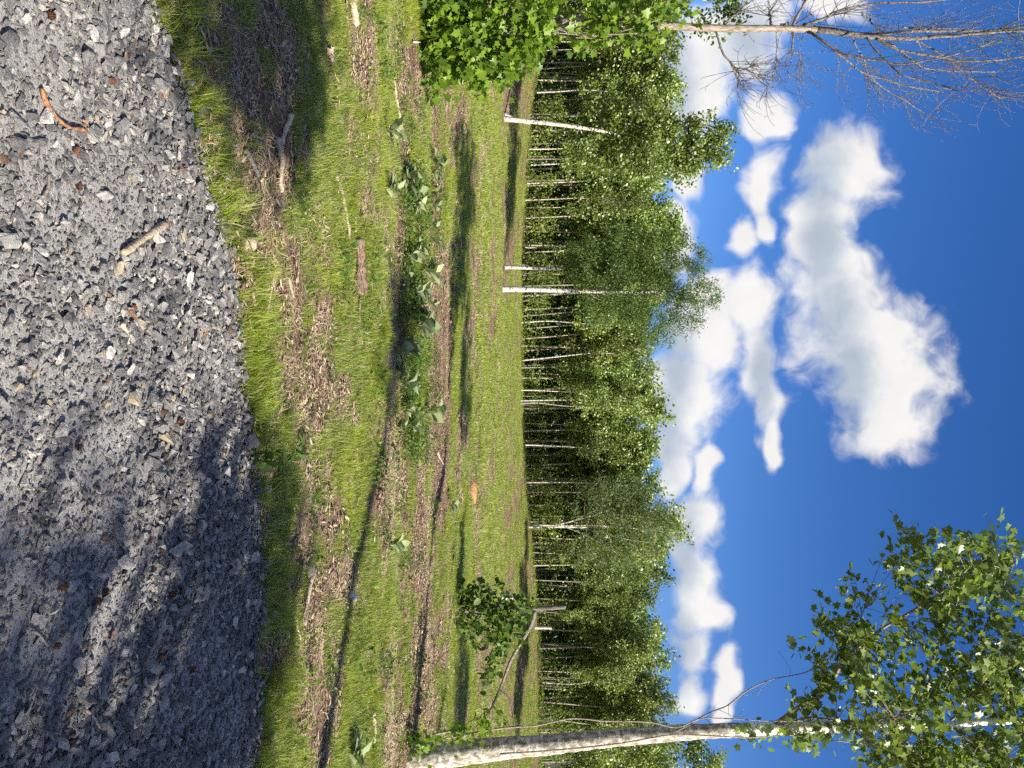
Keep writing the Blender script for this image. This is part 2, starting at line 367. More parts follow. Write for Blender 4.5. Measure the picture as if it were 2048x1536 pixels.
STC = [(0., (.135, .131, .129)), (.18, (.20, .194, .186)), (.40, (.275, .265, .249)), (.60, (.375, .358, .33)), (.74, (.155, .152, .15)), (.89, (.52, .495, .445)), (.965, (.40, .335, .235)), (.99, (.23, .14, .09))]
MT['stone'] = stonemat('blue_grey_slate', STC)
MT['fines'] = stonemat('slate_fines', [(0., (.155, .149, .144)), (.3, (.205, .198, .189)), (.6, (.26, .25, .235)), (.85, (.18, .174, .168)), (.93, (.42, .40, .36))])
MT['ground'] = groundmat(); MT['road'] = roadmat()

# ------------------------------------------------------------------ ground sheet
def grow(a, b, s0, k):
    o = [a]; s = s0
    while o[-1] < b: o.append(o[-1] + s); s *= k
    return np.array(o)
xs = grow(6, 900, .12, 1.09); xs = np.concatenate([-xs[::-1], np.linspace(-6, 6, 171)[1:-1], xs])
yy = np.concatenate([-grow(2., 400, .5, 1.18)[::-1], np.linspace(-2, 2, 9)[1:], np.arange(2.08, 13, .07), grow(13, 1200, .09, 1.028)])
X, Y = np.meshgrid(xs, yy); Z = tz(X, Y)
nx, ny = len(xs), len(yy)
i = (np.arange(ny - 1)[:, None] * nx + np.arange(nx - 1)[None]).ravel()
F = np.stack([i, i + 1, i + nx + 1, i + nx], -1)
me = make_mesh('ground', np.stack([X, Y, Z], -1).reshape(-1, 3), [F], MT['ground'], True)
at = me.attributes.new('green', 'FLOAT', 'POINT'); at.data.foreach_set('value', cover(X, Y).ravel().astype(np.float32))
tag(link('ground', me), 'rough grassy meadow with bare brown soil strips', 'meadow', kind='structure')

# ------------------------------------------------------------------ gravel road
rx = np.linspace(-9, 9, 361); rk = np.linspace(0, 1, 150)
X, K = np.meshgrid(rx, rk); E = edge(X) + .22
Y = -3.5 + (E + 3.5) * K ** .8
def rz(x, y): return .012 + .02 * (fbm(np.asarray(x) * 1.3, np.asarray(y) * 1.3, 3) - .5) + .012 * (fbm(np.asarray(x) * 9, np.asarray(y) * 9, 2) - .5)
Zr = rz(X, Y) - .10 * sst(-.12, .22, Y - edge(X)) - .1 * sst(-2.9, -3.5, Y) + 0.0
n = len(rx); i = (np.arange(len(rk) - 1)[:, None] * n + np.arange(n - 1)[None]).ravel()
road = link('gravel_road', make_mesh('gravel_road', np.stack([X, Y, Zr], -1).reshape(-1, 3), [np.stack([i, i + 1, i + n + 1, i + n], -1)], MT['road'], True))
tag(road, 'blue grey crushed stone road along the lower edge of the meadow', 'road', kind='structure')
def stone_mesh(name, rng, flat=.42):
    bm = bmesh.new()
    for p in norm(rng.normal(size=(13, 3))) * rng.uniform(.75, 1., (13, 1)):
        bm.verts.new((p[0] * .5, p[1] * .5 * rng.uniform(.6, .8), p[2] * .5 * flat))
    r = bmesh.ops.convex_hull(bm, input=bm.verts)
    bmesh.ops.delete(bm, geom=[g for g in r['geom_interior'] if isinstance(g, bmesh.types.BMVert)], context='VERTS')
    me = bpy.data.meshes.new(name); bm.to_mesh(me); bm.free(); me.materials.append(MT['stone']); return me
stones = [stone_mesh('stone', R_, R_.uniform(.3, .55)) for _ in range(12)]

# instancing of uncountable stuff on explicit points
def template(colname, meshes):
    c = bpy.data.collections.new(colname)
    for k, m in enumerate(meshes): c.objects.link(bpy.data.objects.new('%s_%02d' % (colname, k), m))
    return c
def scatter(name, c, pts, rot, scl, label=None, cat=None, parent=None):
    n = len(pts); k = len(c.objects)
    me = bpy.data.meshes.new(name); me.vertices.add(n); me.vertices.foreach_set('co', np.asarray(pts, np.float32).ravel())
    a = me.attributes.new('rot', 'FLOAT_VECTOR', 'POINT'); a.data.foreach_set('vector', np.asarray(rot, np.float32).ravel())
    a = me.attributes.new('scl', 'FLOAT_VECTOR', 'POINT'); a.data.foreach_set('vector', np.asarray(scl, np.float32).ravel())
    a = me.attributes.new('idx', 'INT', 'POINT'); a.data.foreach_set('value', R_.integers(0, k, n).astype(np.int32))
    ng = bpy.data.node_groups.new(name + '_scatter', 'GeometryNodeTree')
    ng.interface.new_socket('Geometry', in_out='INPUT', socket_type='NodeSocketGeometry')
    ng.interface.new_socket('Geometry', in_out='OUTPUT', socket_type='NodeSocketGeometry')
    a = ng.nodes.new('NodeGroupInput'); b = ng.nodes.new('NodeGroupOutput')
    ci = ng.nodes.new('GeometryNodeCollectionInfo'); ci.inputs[0].default_value = c
    ci.inputs['Separate Children'].default_value = True; ci.inputs['Reset Children'].default_value = True
    ip = ng.nodes.new('GeometryNodeInstanceOnPoints'); ip.inputs['Pick Instance'].default_value = True
    def na(nm, ty):
        x = ng.nodes.new('GeometryNodeInputNamedAttribute'); x.data_type = ty; x.inputs[0].default_value = nm
        return [s for s in x.outputs if s.enabled and s.name == 'Attribute'][0]
    L = ng.links.new
    L(a.outputs[0], ip.inputs['Points']); L(ci.outputs[0], ip.inputs['Instance']); L(na('idx', 'INT'), ip.inputs['Instance Index'])
    L(na('rot', 'FLOAT_VECTOR'), ip.inputs['Rotation']); L(na('scl', 'FLOAT_VECTOR'), ip.inputs['Scale']); L(ip.outputs[0], b.inputs[0])
    o = link(name, me, parent); md = o.modifiers.new('scatter', 'NODES'); md.node_group = ng
    tag(o, label, cat, kind='stuff'); return o
def rnd(a, b, n=None): return R_.uniform(a, b, n)

def road_pts(n, spill=.08):
    x = rnd(-3.0, 3.2, n * 2); y = rnd(1.5, 5.0, n * 2)
    k = y < edge(x) + spill * R_.normal(size=n * 2)
    return x[k][:n], y[k][:n]
sc_ = template('stone_chip', stones)
fines = []
for m_ in stones:
    c_ = m_.copy(); c_.name = 'fine_chip'; c_.materials.clear(); c_.materials.append(MT['fines']); fines.append(c_)
ft = template('fine_chip', fines)
x, y = road_pts(60000); n = len(x)
dens = fbm(x * 1.7 + 4, y * 1.7, 3)
s = .0135 * np.exp(R_.normal(0, .38, n))
pts = np.stack([x, y, rz(x, y) - .07 * sst(0, .2, y - edge(x)) + s * .12], -1)
rot = np.stack([R_.normal(0, .35, n), R_.normal(0, .35, n), rnd(0, 6.28, n)], -1)
scatter('fine_gravel', ft, pts, rot, np.repeat(s[:, None], 3, 1), parent=road)
x, y = road_pts(60000, .13)
k = R_.random(len(x)) < sst(.36, .60, fbm(x * 1.5 + 4, y * 1.5 + 2, 3) + .16 * sst(-.7, 0, y - edge(x))) * .85 + .22
x, y = x[k][:30000], y[k][:30000]; n = len(x)
s = .031 * np.exp(R_.normal(0, .42, n))
pts = np.stack([x, y, np.where(y > edge(x) + .06, tz(x, y), rz(x, y) - .02 * sst(0, .1, y - edge(x))) + s * .18], -1)
rot = np.stack([R_.normal(0, .4, n), R_.normal(0, .4, n), rnd(0, 6.28, n)], -1)
scatter('coarse_gravel', sc_, pts, rot, np.repeat(s[:, None], 3, 1), parent=road)
# the largest single stones
big = []
for k in range(105): big.append((rnd(-2.0, 2.3), rnd(2.1, 3.9), rnd(.05, .10)))
for k in range(100):
    x_ = rnd(-1.7, 2.5); big.append((x_, float(edge(x_)) + R_.normal(-.02, .13), rnd(.045, .10)))
for k in range(55):
    g = G(560 + R_.normal(0, 75), 265 + R_.normal(0, 42)); big.append((g[0], g[1], rnd(.045, .095)))
for k in range(26):
    g = G(rnd(420, 560), rnd(385, 470)); big.append((g[0], g[1], rnd(.06, .11)))
for (v, u, s_) in [(205,940,.075),(275,1135,.085),(455,510,.13),(435,350,.12),(80,1170,.08),(232,566,.10),(238,610,.07),(100,190,.12),(330,900,.09),(700,1190,.05)]:
    g = G(u, v); big.append((g[0], g[1], s_))
for (x_, y_, s_) in big[:300]:
    if y_ > edge(x_) + .3 and y_ < 5: pass
    o = link('stone', stones[R_.integers(12)], road)
    zz = max(float(rz(x_, y_)) if y_ < edge(x_) else -9, float(tz(x_, y_)))
    o.location = (x_, y_, zz + s_ * .13); o.scale = (s_, s_, s_ * rnd(.8, 1.1)); o.rotation_euler = (R_.normal(0, .25), R_.normal(0, .25), rnd(0, 6.28))

# ------------------------------------------------------------------ grass, straw, chips
def blades(nb, rad, h, wd, lean, mat, name, flat=False):
    V = []; F4 = []; F3 = []; b = 0
    for k in range(nb):
        a = rnd(0, 6.28); r = rad * math.sqrt(rnd(0, 1)); p = np.array([r * math.cos(a), r * math.sin(a), 0])
        d = rnd(0, 6.28); hh = h * rnd(.45, 1.25); ln = lean * rnd(.2, 1.3) * hh
        dv = np.array([math.cos(d), math.sin(d), 0]); sd = np.array([-math.sin(d), math.cos(d), 0]) * wd * rnd(.7, 1.3) * .5
        up = np.array([0, 0, hh])
        if flat: up = np.array([0, 0, hh * rnd(.0, .25)]); ln = hh
        q = [p - dv * .0, p + dv * ln * .3 + up * .55, p + dv * ln + up * (1 if not flat else .3)]
        if flat: q = [p + np.array([0, 0, rnd(.003, .02)]), p + dv * ln * .5 + up * .5 + np.array([0, 0, .01]), p + dv * ln + np.array([0, 0, rnd(.0, .02)])]
        V += [q[0] - sd, q[0] + sd, q[1] - sd * .8, q[1] + sd * .8, q[2]]
        F4.append([b, b + 1, b + 3, b + 2]); F3.append([b + 2, b + 3, b + 4]); b += 5
    return make_mesh(name, V, [np.array(F4), np.array(F3)], mat)
def field_pts(n, y0, y1, half=.56, pad=1.2):
    y = np.sqrt(rnd(y0 ** 2, y1 ** 2, n)); x = rnd(-1, 1, n) * (y * half + pad); return x, y
gt_near = template('grass_tuft', [blades(34, .065, .058, .0034, .8, MT['grass'], 'grass_tuft') for _ in range(7)])
gt_mid = template('grass_patch', [blades(50, .13, .062, .0060, .8, MT['grass'], 'grass_patch') for _ in range(6)])
gt_far = template('grass_sward', [blades(80, .40, .085, .016, .8, MT['grass'], 'grass_sward') for _ in range(6)])
def grass(name, c, n, y0, y1, thr, label, sc0=1., side=1.2):
    x, y = field_pts(n, y0, y1, pad=side)
    k = (y > edge(x) - .02 + .05 * R_.normal(size=n)) & (R_.random(n) < sst(thr, thr + .35, cover(x, y)) * .97 + .03)
    x, y = x[k], y[k]; n = len(x)
    h = .55 + 1.0 * fbm(x * 1.1 + 70, y * 1.1, 3) * sst(.2, .8, cover(x, y)); h = h * rnd(.7, 1.3, n) * sc0
    wdt = rnd(.8, 1.25, n)
    rot = np.stack([R_.normal(0, .12, n), R_.normal(0, .12, n), rnd(0, 6.28, n)], -1)
    return scatter(name, c, np.stack([x, y, tz(x, y) - .004], -1), rot, np.stack([wdt, wdt, h], -1), label, 'grass')
grass('grass', gt_near, 16000, 2.6, 8.5, .22, 'fine green grass growing along the gravel edge')
grass('grass', gt_mid, 26000, 8., 19, .22, 'short green grass over the middle of the meadow', 1.05, 2)
grass('grass', gt_far, 30000, 18, 64, .40, 'sunlit meadow grass reaching back to the trees', 1.1, 5)
tuft = template('long_grass', [blades(26, .03, .14, .0038, 1.0, MT['grass'], 'long_grass') for _ in range(4)])
x = rnd(-2.2, 2.8, 380); y = edge(x) - .03 + np.abs(R_.normal(0, .30, 380))
x = np.concatenate([x, [G(u, v)[0] for v, u in ((355,430),(370,265),(400,330),(600,200),(620,205),(265,1222),(480,760),(490,1290))]])
y = np.concatenate([y, [G(u, v)[1] for v, u in ((355,430),(370,265),(400,330),(600,200),(620,205),(265,1222),(480,760),(490,1290))]])
s = rnd(.55, 1.15, len(x)); s[-3:] *= .6
scatter('long_grass', tuft, np.stack([x, y, tz(x, y)], -1), np.stack([0 * x, 0 * x, rnd(0, 6.28, len(x))], -1), np.repeat(s[:, None], 3, 1), 'longer grass tufts hanging over the road edge', 'grass')
st1 = template('straw_litter', [blades(22, .10, .085, .005, 1., MT['straw'], 'straw_litter', True) for _ in range(5)])
st2 = template('straw_litter_far', [blades(34, .35, .16, .016, 1., MT['straw'], 'straw_litter_far', True) for _ in range(4)])
def litter(name, c, n, y0, y1, label, lo, hi, cat, zz=.004):
    x, y = field_pts(n, y0, y1)
    cv = cover(x, y); nz = fbm(x * 2.6 + 20, y * 2.6 + 60, 3)
    k = (y > edge(x) - .02) & (R_.random(n) < sst(hi, lo, cv) * (.25 + sst(.4, .6, nz)) * (.12 + .88 * sst(-.32, .02, cover(x, y, True))) + .12)
    x, y = x[k], y[k]; n = len(x); s = rnd(.6, 1.3, n)
    rot = np.stack([R_.normal(0, .1, n), R_.normal(0, .1, n), rnd(0, 6.28, n)], -1)
    scatter(name, c, np.stack([x, y, tz(x, y) + zz], -1), rot, np.repeat(s[:, None], 3, 1), label, cat)
litter('dead_straw', st1, 16000, 2.8, 13, 'dry pale straw lying on bare patches', .15, .75, 'straw')
litter('dead_straw', st2, 20000, 13, 60, 'thin dead grass across the far meadow', .3, .95, 'straw')
def chipmesh(name):
    mb = MB()
    for k in range(9):
        l, wd, th = rnd(.02, .075), rnd(.006, .018), rnd(.003, .007); a = rnd(0, 6.28)
        c, s = math.cos(a), math.sin(a); B = np.array([[sx * l / 2 * (1 - .25 * (sy > 0)), sy * wd / 2, sz * th / 2] for sx in (-1, 1) for sy in (-1, 1) for sz in (-1, 1)])
        B[:, 2] += B[:, 0] * rnd(-.3, .3); Rm = np.array([[c, -s, 0], [s, c, 0], [0, 0, 1]])
        mb.add(B @ Rm.T + [rnd(-.12, .12), rnd(-.12, .12), rnd(.003, .012)], np.array([[0, 1, 3, 2], [4, 6, 7, 5], [0, 4, 5, 1], [2, 3, 7, 6], [0, 2, 6, 4], [1, 5, 7, 3]]))
    return mb.mesh(name, MT['chips'])
cp = template('wood_chips', [chipmesh('wood_chips') for _ in range(6)])
litter('wood_chips', cp, 9000, 2.8, 13, 'brown wood chips and bark scraps on bare soil', .2, .62, 'wood chips')

# ------------------------------------------------------------------ leaves
def LF(kind):
    if kind == 'round':
        V = np.array([[0, 0, 0], [.36, .25, .07], [.30, .70, .06], [0, 1, 0], [-.30, .70, .06], [-.36, .25, .07]]); Fx = np.array([[0, 1, 2, 3], [0, 3, 4, 5]])
    elif kind == 'thin':
        V = np.array([[0, 0, 0], [.15, .45, .03], [0, 1, -.03], [-.15, .45, .03]]); Fx = np.array([[0, 1, 2, 3]])
    elif kind == 'broad':
        V = np.array([[0, 0, 0], [.14, .25, .05], [0, .3, .0], [-.14, .25, .05], [.19, .6, .09], [0, .65, .08], [-.19, .6, .09], [0, 1, .02]])
        Fx = np.array([[0, 1, 2, 2], [0, 2, 3, 3], [1, 4, 5, 2], [2, 5, 6, 3], [4, 7, 5, 5], [5, 7, 6, 6]])
        V[:, 2] += .22 * np.sin(V[:, 1] * 2.6)
        return V, [np.array([[1, 4, 5, 2], [2, 5, 6, 3]]), np.array([[0, 1, 2], [0, 2, 3], [4, 7, 5], [5, 7, 6]])]
    else:   # lobed
        H = [(0, 0), (.20, -.10), (.52, .06), (.36, .26), (.60, .56), (.30, .56), (.18, .74), (0, 1.0)]
        o = H + [(-a, b) for a, b in H[-2:0:-1]]
        V = np.array([(0, .32, -.05)] + [(a, b, .10 * abs(a) - .08 * b * b) for a, b in o]); n = len(o)
        return V, [np.array([[0, 1 + k, 1 + (k + 1) % n] for k in range(n)])]
    return V, [Fx]
def leaves(mb, kind, pos, size, up=.8, out=None, rng=R_, droop=.3, nbias=None):
    pos = np.asarray(pos, float); n = len(pos)
    if n == 0: return
    V, Fs = LF(kind); k = len(V)
    t = rng.normal(size=(n, 3)); t[:, 2] -= droop
    if out is not None: t = t + out
    t = norm(t)
    nr = rng.normal(size=(n, 3)) * .75; nr[:, 2] += up
    if nbias is not None: nr = nr + nbias
    nr = norm(nr - t * (nr * t).sum(-1, keepdims=True)); b = np.cross(t, nr)
    s = (np.broadcast_to(size, (n,)) * rng.uniform(.65, 1.25, n))[:, None, None]
    W = pos[:, None] + s * (V[None, :, 0:1] * b[:, None] + V[None, :, 1:2] * t[:, None] + V[None, :, 2:3] * nr[:, None])
    off = (np.arange(n) * k)[:, None, None]
    mb.add(W.reshape(-1, 3), [(f[None] + off).reshape(-1, f.shape[1]) for f in Fs])
def inball(n, c, r, rng=R_, shell=.5):
    d = norm(rng.normal(size=(n, 3))); rr = rng.random((n, 1)) ** (1 / 3.) * (1 - shell) + shell * rng.uniform(.55, 1.05, (n, 1))
    return np.asarray(c) + d * rr * np.asarray(r)
SUNB = SUN * .5

# low tangled weeds in the hollow and scattered through the meadow, taller tufts, soil clods
def weedmesh(name, mat, n=34, h=.10, sz=.036, kind='round'):
    mb = MB(); q = R_.normal(0, 1, (n, 3)) * [.11, .11, 0]; q[:, 2] = rnd(.02, h, n); leaves(mb, kind, q, sz, .9, droop=-.1)
    for k in range(6): tube(mb, [[R_.normal(0, .05), R_.normal(0, .05), -.01], [R_.normal(0, .09), R_.normal(0, .09), h]], [.003, .0015], 3, cap=False)
    return mb.mesh(name, MT[mat])
wt = template('tangled_weed', [weedmesh('tangled_weed', m) for m in ('shrub', 'shrub', 'sprig', 'shrub')])
L = [G(rnd(330, 920), 830 + R_.normal(0, 20)) for _ in range(330)] + [G(rnd(60, 330), 790 + R_.normal(0, 30)) for _ in range(25)] + [G(rnd(900, 1500), 815 + R_.normal(0, 60)) for _ in range(50)] + [G(rnd(0, 1500), rnd(560, 1000)) for _ in range(60)]
L = np.array([q for q in L if q[1] > 4.4]); n = len(L); sz = rnd(.5, 1.25, n)
scatter('weeds', wt, L, np.stack([R_.normal(0, .15, n), R_.normal(0, .15, n), rnd(0, 6.28, n)], -1), np.repeat(sz[:, None], 3, 1), 'tangled low green weeds along the wet hollow', 'weeds')
x, y = field_pts(2600, 4.2, 15); k = cover(x, y) > .45; x, y = x[k], y[k]; n = len(x); sz = rnd(.5, 1.05, n)
scatter('tall_grass', tuft, np.stack([x, y, tz(x, y)], -1), np.stack([R_.normal(0, .15, n), R_.normal(0, .15, n), rnd(0, 6.28, n)], -1), np.repeat(sz[:, None], 3, 1), 'taller grass tufts standing out of the meadow', 'grass')
cl = []
for m_ in stones[:5]:
    c_ = m_.copy(); c_.name = 'soil_clod'; c_.materials.clear(); c_.materials.append(MT['clod']); cl.append(c_)
ct = template('soil_clod', cl)
x, y = field_pts(26000, 3.4, 17); k = R_.random(len(x)) < sst(.35, -.1, cover(x, y, True)) * (y > edge(x) + .1); x, y = x[k], y[k]; n = len(x)
sz = .022 * np.exp(R_.normal(0, .5, n)) * np.where(y > 9, 1.5, 1.)
scatter('soil_clods', ct, np.stack([x, y, tz(x, y) + sz * .1], -1), np.stack([R_.normal(0, .5, n), R_.normal(0, .5, n), rnd(0, 6.28, n)], -1), np.stack([sz, sz, sz * 1.5], -1), 'brown crumbs of bare soil on the dirt strips', 'soil')

# ------------------------------------------------------------------ treeline
def poplar(seed, H=10., Rc=1.5, nb=44, base=.26, lf=.15, nl=60, lean=.3, kind='round', mat='poplar', bark='polebark', tr=.065):
    g = np.random.default_rng(seed); tm = MB(); cm = MB()
    top = np.array([g.normal(0, lean), g.normal(0, lean), H * .97]); mid = np.array([g.normal(0, .14), g.normal(0, .14), H * .5])
    pth = spline([[0, 0, -.25], mid * .4 + [0, 0, 0], mid, (mid + top) / 2 + g.normal(0, .12, 3) * [1, 1, 0], top], 16)
    tube(tm, pth, np.linspace(tr * 1.15, .014, 16), 6, .06, rng=g)
    hs = np.interp
    for i in range(nb):
        f = base + (1 - base) * ((i + g.random()) / nb) ** .9; f = min(f, .99)
        p0 = np.array([np.interp(f * H, pth[:, 2], pth[:, k]) for k in range(3)])
        a = i * 2.4 + g.normal(0, .4); prof = math.sin(math.pi * min(1, (1 - (f - base) / (1 - base)) * .62 + .16)) ** .8
        L = Rc * prof * g.uniform(.6, 1.2) + .15; el = g.uniform(.35, .95)
        d = np.array([math.cos(a) * math.cos(el), math.sin(a) * math.cos(el), math.sin(el)])
        p2 = p0 + d * L + [0, 0, .15 * L]; p1 = (p0 + p2) / 2 - [0, 0, .06 * L]
        bp = spline([p0, p1, p2], 5); tube(tm, bp, np.linspace(.02, .005, 5) * (1.2 - f * .5), 3, cap=False, rng=g)
        n = int(nl * (.45 + L / Rc) * g.uniform(.6, 1.25))
        q = bp[g.integers(1, 5, n)] + g.normal(0, 1, (n, 3)) * np.array([.20, .20, .17]) * (.7 + .5 * L / Rc)
        leaves(cm, kind, q, lf, .7, rng=g, nbias=SUNB * .6)
    for i in range(9):   # bare and sparsely leaved twigs low on the stem
        f = g.uniform(.05, base); p0 = np.array([np.interp(f * H, pth[:, 2], pth[:, k]) for k in range(3)])
        a = g.uniform(0, 6.28); L = g.uniform(.25, .8); d = np.array([math.cos(a), math.sin(a), .5]) * L
        tube(tm, [p0, p0 + d * .5, p0 + d], [.009, .006, .003], 3, cap=False, rng=g)
        if g.random() < .75:
            n = g.integers(4, 14); leaves(cm, kind, p0 + d + g.normal(0, .17, (n, 3)), lf * .85, .7, rng=g)
    return tm.mesh('trunk', MT[bark], True), cm.mesh('crown', MT[mat])
PR = [poplar(100 + k, 10, Rc, nb, bs, lf, nl, kind='round') for k, (Rc, nb, bs, lf, nl) in enumerate(
      [(1.25, 32, .40, .19, 60), (1.6, 28, .36, .20, 64), (1.1, 34, .44, .18, 56), (1.75, 30, .38, .20, 66), (1.35, 28, .32, .19, 62), (1.0, 34, .48, .18, 52), (1.5, 32, .42, .21, 58)])]
# skyline of the photograph as heights along the edge of the wood
TU = np.array([-300, 0, 60, 100, 150, 215, 260, 350, 430, 500, 560, 650, 750, 850, 900, 950, 1010, 1060, 1110, 1150, 1220, 1255, 1290, 1350, 1420, 1470, 1800])
TV = np.array([1370, 1370, 1350, 1345, 1360, 1335, 1320, 1325, 1345, 1330, 1330, 1310, 1298, 1310, 1298, 1292, 1305, 1325, 1320, 1305, 1265, 1290, 1325, 1300, 1305, 1330, 1380])
def edge_y(x): return 57.5 + 1.6 * np.sin(x * .16 + .5) + 1.0 * np.sin(x * .43)
LANDM = [(-19., 'the vine-covered dead tree'), (-14.5, 'the leaning white birch'), (-6.5, 'the pair of white birches'), (1.5, 'the middle pale poplar'), (11.4, 'the grey many-stemmed birch'), (17.5, 'the broken grey snag'), (27, 'the tall sycamore')]
ORD = ['first', 'second', 'third', 'fourth', 'fifth', 'sixth', 'seventh', 'eighth', 'ninth', 'tenth', 'eleventh', 'twelfth', 'thirteenth', 'fourteenth', 'fifteenth', 'sixteenth', 'seventeenth', 'eighteenth', 'nineteenth', 'twentieth', 'twenty-first', 'twenty-second', 'twenty-third', 'twenty-fourth', 'twenty-fifth', 'twenty-sixth', 'twenty-seventh', 'twenty-eighth', 'twenty-ninth', 'thirtieth', 'thirty-first', 'thirty-second', 'thirty-third', 'thirty-fourth', 'thirty-fifth', 'thirty-sixth']
trees = []
for row, (n, dy, hs) in enumerate([(84, 0, .97), (66, 2.4, 1.0), (46, 5.6, .98), (34, 9.5, .95)]):
    for k in range(n):
        span = 34 + row * 1.5
        x = -span + 2 * span * (k + R_.uniform(.1, .9)) / n
        y = float(edge_y(x)) + dy + R_.normal(0, .7)
        u = 768 + FPX * x / y; vt = np.interp(u, TU, TV) + R_.normal(-12, 22) - (34 if R_.random() < .35 else 0)
        zt = EYE[2] + (vt - 1070) / FPX * y; z0 = float(tz(x, y)); H = (zt - z0) * hs
        if row == 0 and R_.random() < .25: H *= rnd(.72, .9)
        trees.append((row, x, y, z0, H))
ROWN = ['front row', 'second row', 'third row', 'back row']
cnt = {}
for row, x, y, z0, H in sorted(trees):
    lm = min(LANDM, key=lambda a: abs(a[0] - x)); side = 'right' if x > lm[0] else 'left'
    cnt.setdefault((row, lm, side), []).append((abs(x - lm[0]), x, y, z0, H))
for (row, lm, side), L in cnt.items():
    for j, (_, x, y, z0, H) in enumerate(sorted(L)):
        t = empty('poplar_tree', (x, y, z0), 'young poplar, %s %s of %s, %s' % (ORD[j], side, lm[1], ROWN[row]), 'tree', 'young poplars of the wood edge')
        tm, cm = PR[R_.integers(len(PR))]; s = H / 10; sx = s * rnd(.85, 1.2)
        for nm, me in (('trunk', tm), ('crown', cm)): link(nm, me, t)
        t.scale = (sx, sx, s); t.rotation_euler = (R_.normal(0, .025), R_.normal(0, .025), rnd(0, 6.28))
# far mass of the wood behind the rows
mb = MB(); n = 70000
x = rnd(-52, 52, n); y = edge_y(x) + rnd(13, 30, n); z = tz(x, y) + rnd(.0, 1, n) ** .8 * (8.6 + 2.2 * fbm(x * .35, y * .35))
leaves(mb, 'round', np.stack([x, y, z], -1), .6, .6)
tag(mb.build('woodland', MT['woodmass']), 'deep green woodland mass behind the rows of poplars', 'woods', kind='stuff')
mb = MB(); n = 13000   # shrubby edge growth at the feet of the trees
x = rnd(-36, 36, n); y = edge_y(x) + R_.normal(.2, .9, n); hh = sst(.40, .70, fbm(x * .6, y * .3 + 5, 3)) * 2.4 + .15
z = tz(x, y) + rnd(0, 1, n) * hh
leaves(mb, 'round', np.stack([x, y, z], -1), .15, .7)
tag(mb.build('undergrowth', MT['sprig']), 'yellow green brush at the feet of the wood', 'undergrowth', kind='stuff')

# saplings standing in front of the wood
def sapling(seed, H=2.2, n=130):
    g = np.random.default_rng(seed); tm = MB(); cm = MB()
    for s in range(3):
        a = g.uniform(0, 6.28); p = spline([[0, 0, -.1], [math.cos(a) * .12, math.sin(a) * .12, H * .5], [math.cos(a) * .35, math.sin(a) * .35, H * g.uniform(.8, 1)]], 7)
        tube(tm, p, np.linspace(.018, .004, 7), 4, rng=g)
        leaves(cm, 'round', p[g.integers(2, 7, n // 3)] + g.normal(0, .24, (n // 3, 3)), .15, .7, rng=g)
    return tm.mesh('stem', MT['branch'], True), cm.mesh('foliage', MT['sprig'])
SP = [sapling(300 + k) for k in range(4)]
L = sorted([(x, float(edge_y(x)) - rnd(.3, 2.0), rnd(.6, 1.4)) for x in rnd(-29, 29, 44)])
for j, (x, y, s) in enumerate(L):
    lm = min(LANDM, key=lambda a: abs(a[0] - x)); grp = sorted([abs(q[0] - lm[0]) for q in L if min(LANDM, key=lambda a: abs(a[0] - q[0])) == lm and (q[0] > lm[0]) == (x > lm[0])])
    t = empty('sapling', (x, y, float(tz(x, y))), 'bright green sapling before the wood, %s %s of %s' % (ORD[grp.index(abs(x - lm[0]))], 'right' if x > lm[0] else 'left', lm[1]), 'sapling', 'saplings at the wood edge')
    a, b = SP[R_.integers(4)]; link('stem', a, t); link('foliage', b, t); t.scale = (s, s, s); t.rotation_euler.z = rnd(0, 6.28)

# ------------------------------------------------------------------ landmark trees
def rel(t, pts): return np.asarray(pts, float) - np.array(t.location)
def pxpath(pts, y, jit=0.):
    return np.array([P(u, v, y + (R_.normal(0, jit) if jit else 0) + (q[0] if q else 0)) for v, u, *q in pts])
def big_tree(name, label, base_uv, y, stems, clumps, kind, lf, nper, mat, bark, bw=6, group=None, sub=None):
    b = P(base_uv[1], base_uv[0], y); b[2] = tz(b[0], b[1])
    t = empty(name, b, label, 'tree', group); tm = MB(); cm = MB(); bm2 = MB()
    for st in stems:
        pts, r0, r1 = st; p = spline(pxpath(pts, y), 18) - b
        tube(tm, p, np.linspace(r0, r1, 18), bw, .05)
    for (v, u, rv, ru) in clumps:
        c = P(u, v, y + R_.normal(0, .5)) - b; k = y / FPX
        n = int(2.6 * nper * (rv * ru) / 2500.)
        for j in range(max(3, n // 45)):      # sprays inside the clump
            cc_ = inball(1, c, (ru * k, ru * k, rv * k), shell=.4)[0]
            leaves(cm, kind, cc_ + R_.normal(0, 1, (45, 3)) * np.array([.24, .24, .18]) * (sub or 1), lf, .7, nbias=SUNB * .6)
        e = c; s0 = spline(pxpath(max(stems, key=lambda q_: q_[0][-1][0])[0], y), 18) - b
        zc = c[2] - abs(c[0]) * .4; i = int(np.argmin(np.abs(s0[:, 2] - max(zc, s0[9, 2])))); i = min(i, 16)
        bpth = spline([s0[i], (s0[i] + e) / 2 + [0, 0, -.12], e, e + (e - s0[i]) * .04], 8); tube(bm2, bpth, np.linspace(.035, .010, 8), 4, cap=False)
    tm.build('trunk', MT[bark], t, True); bm2.build('branches', MT['branch'], t, True); cm.build('crown', MT[mat], t)
    return t
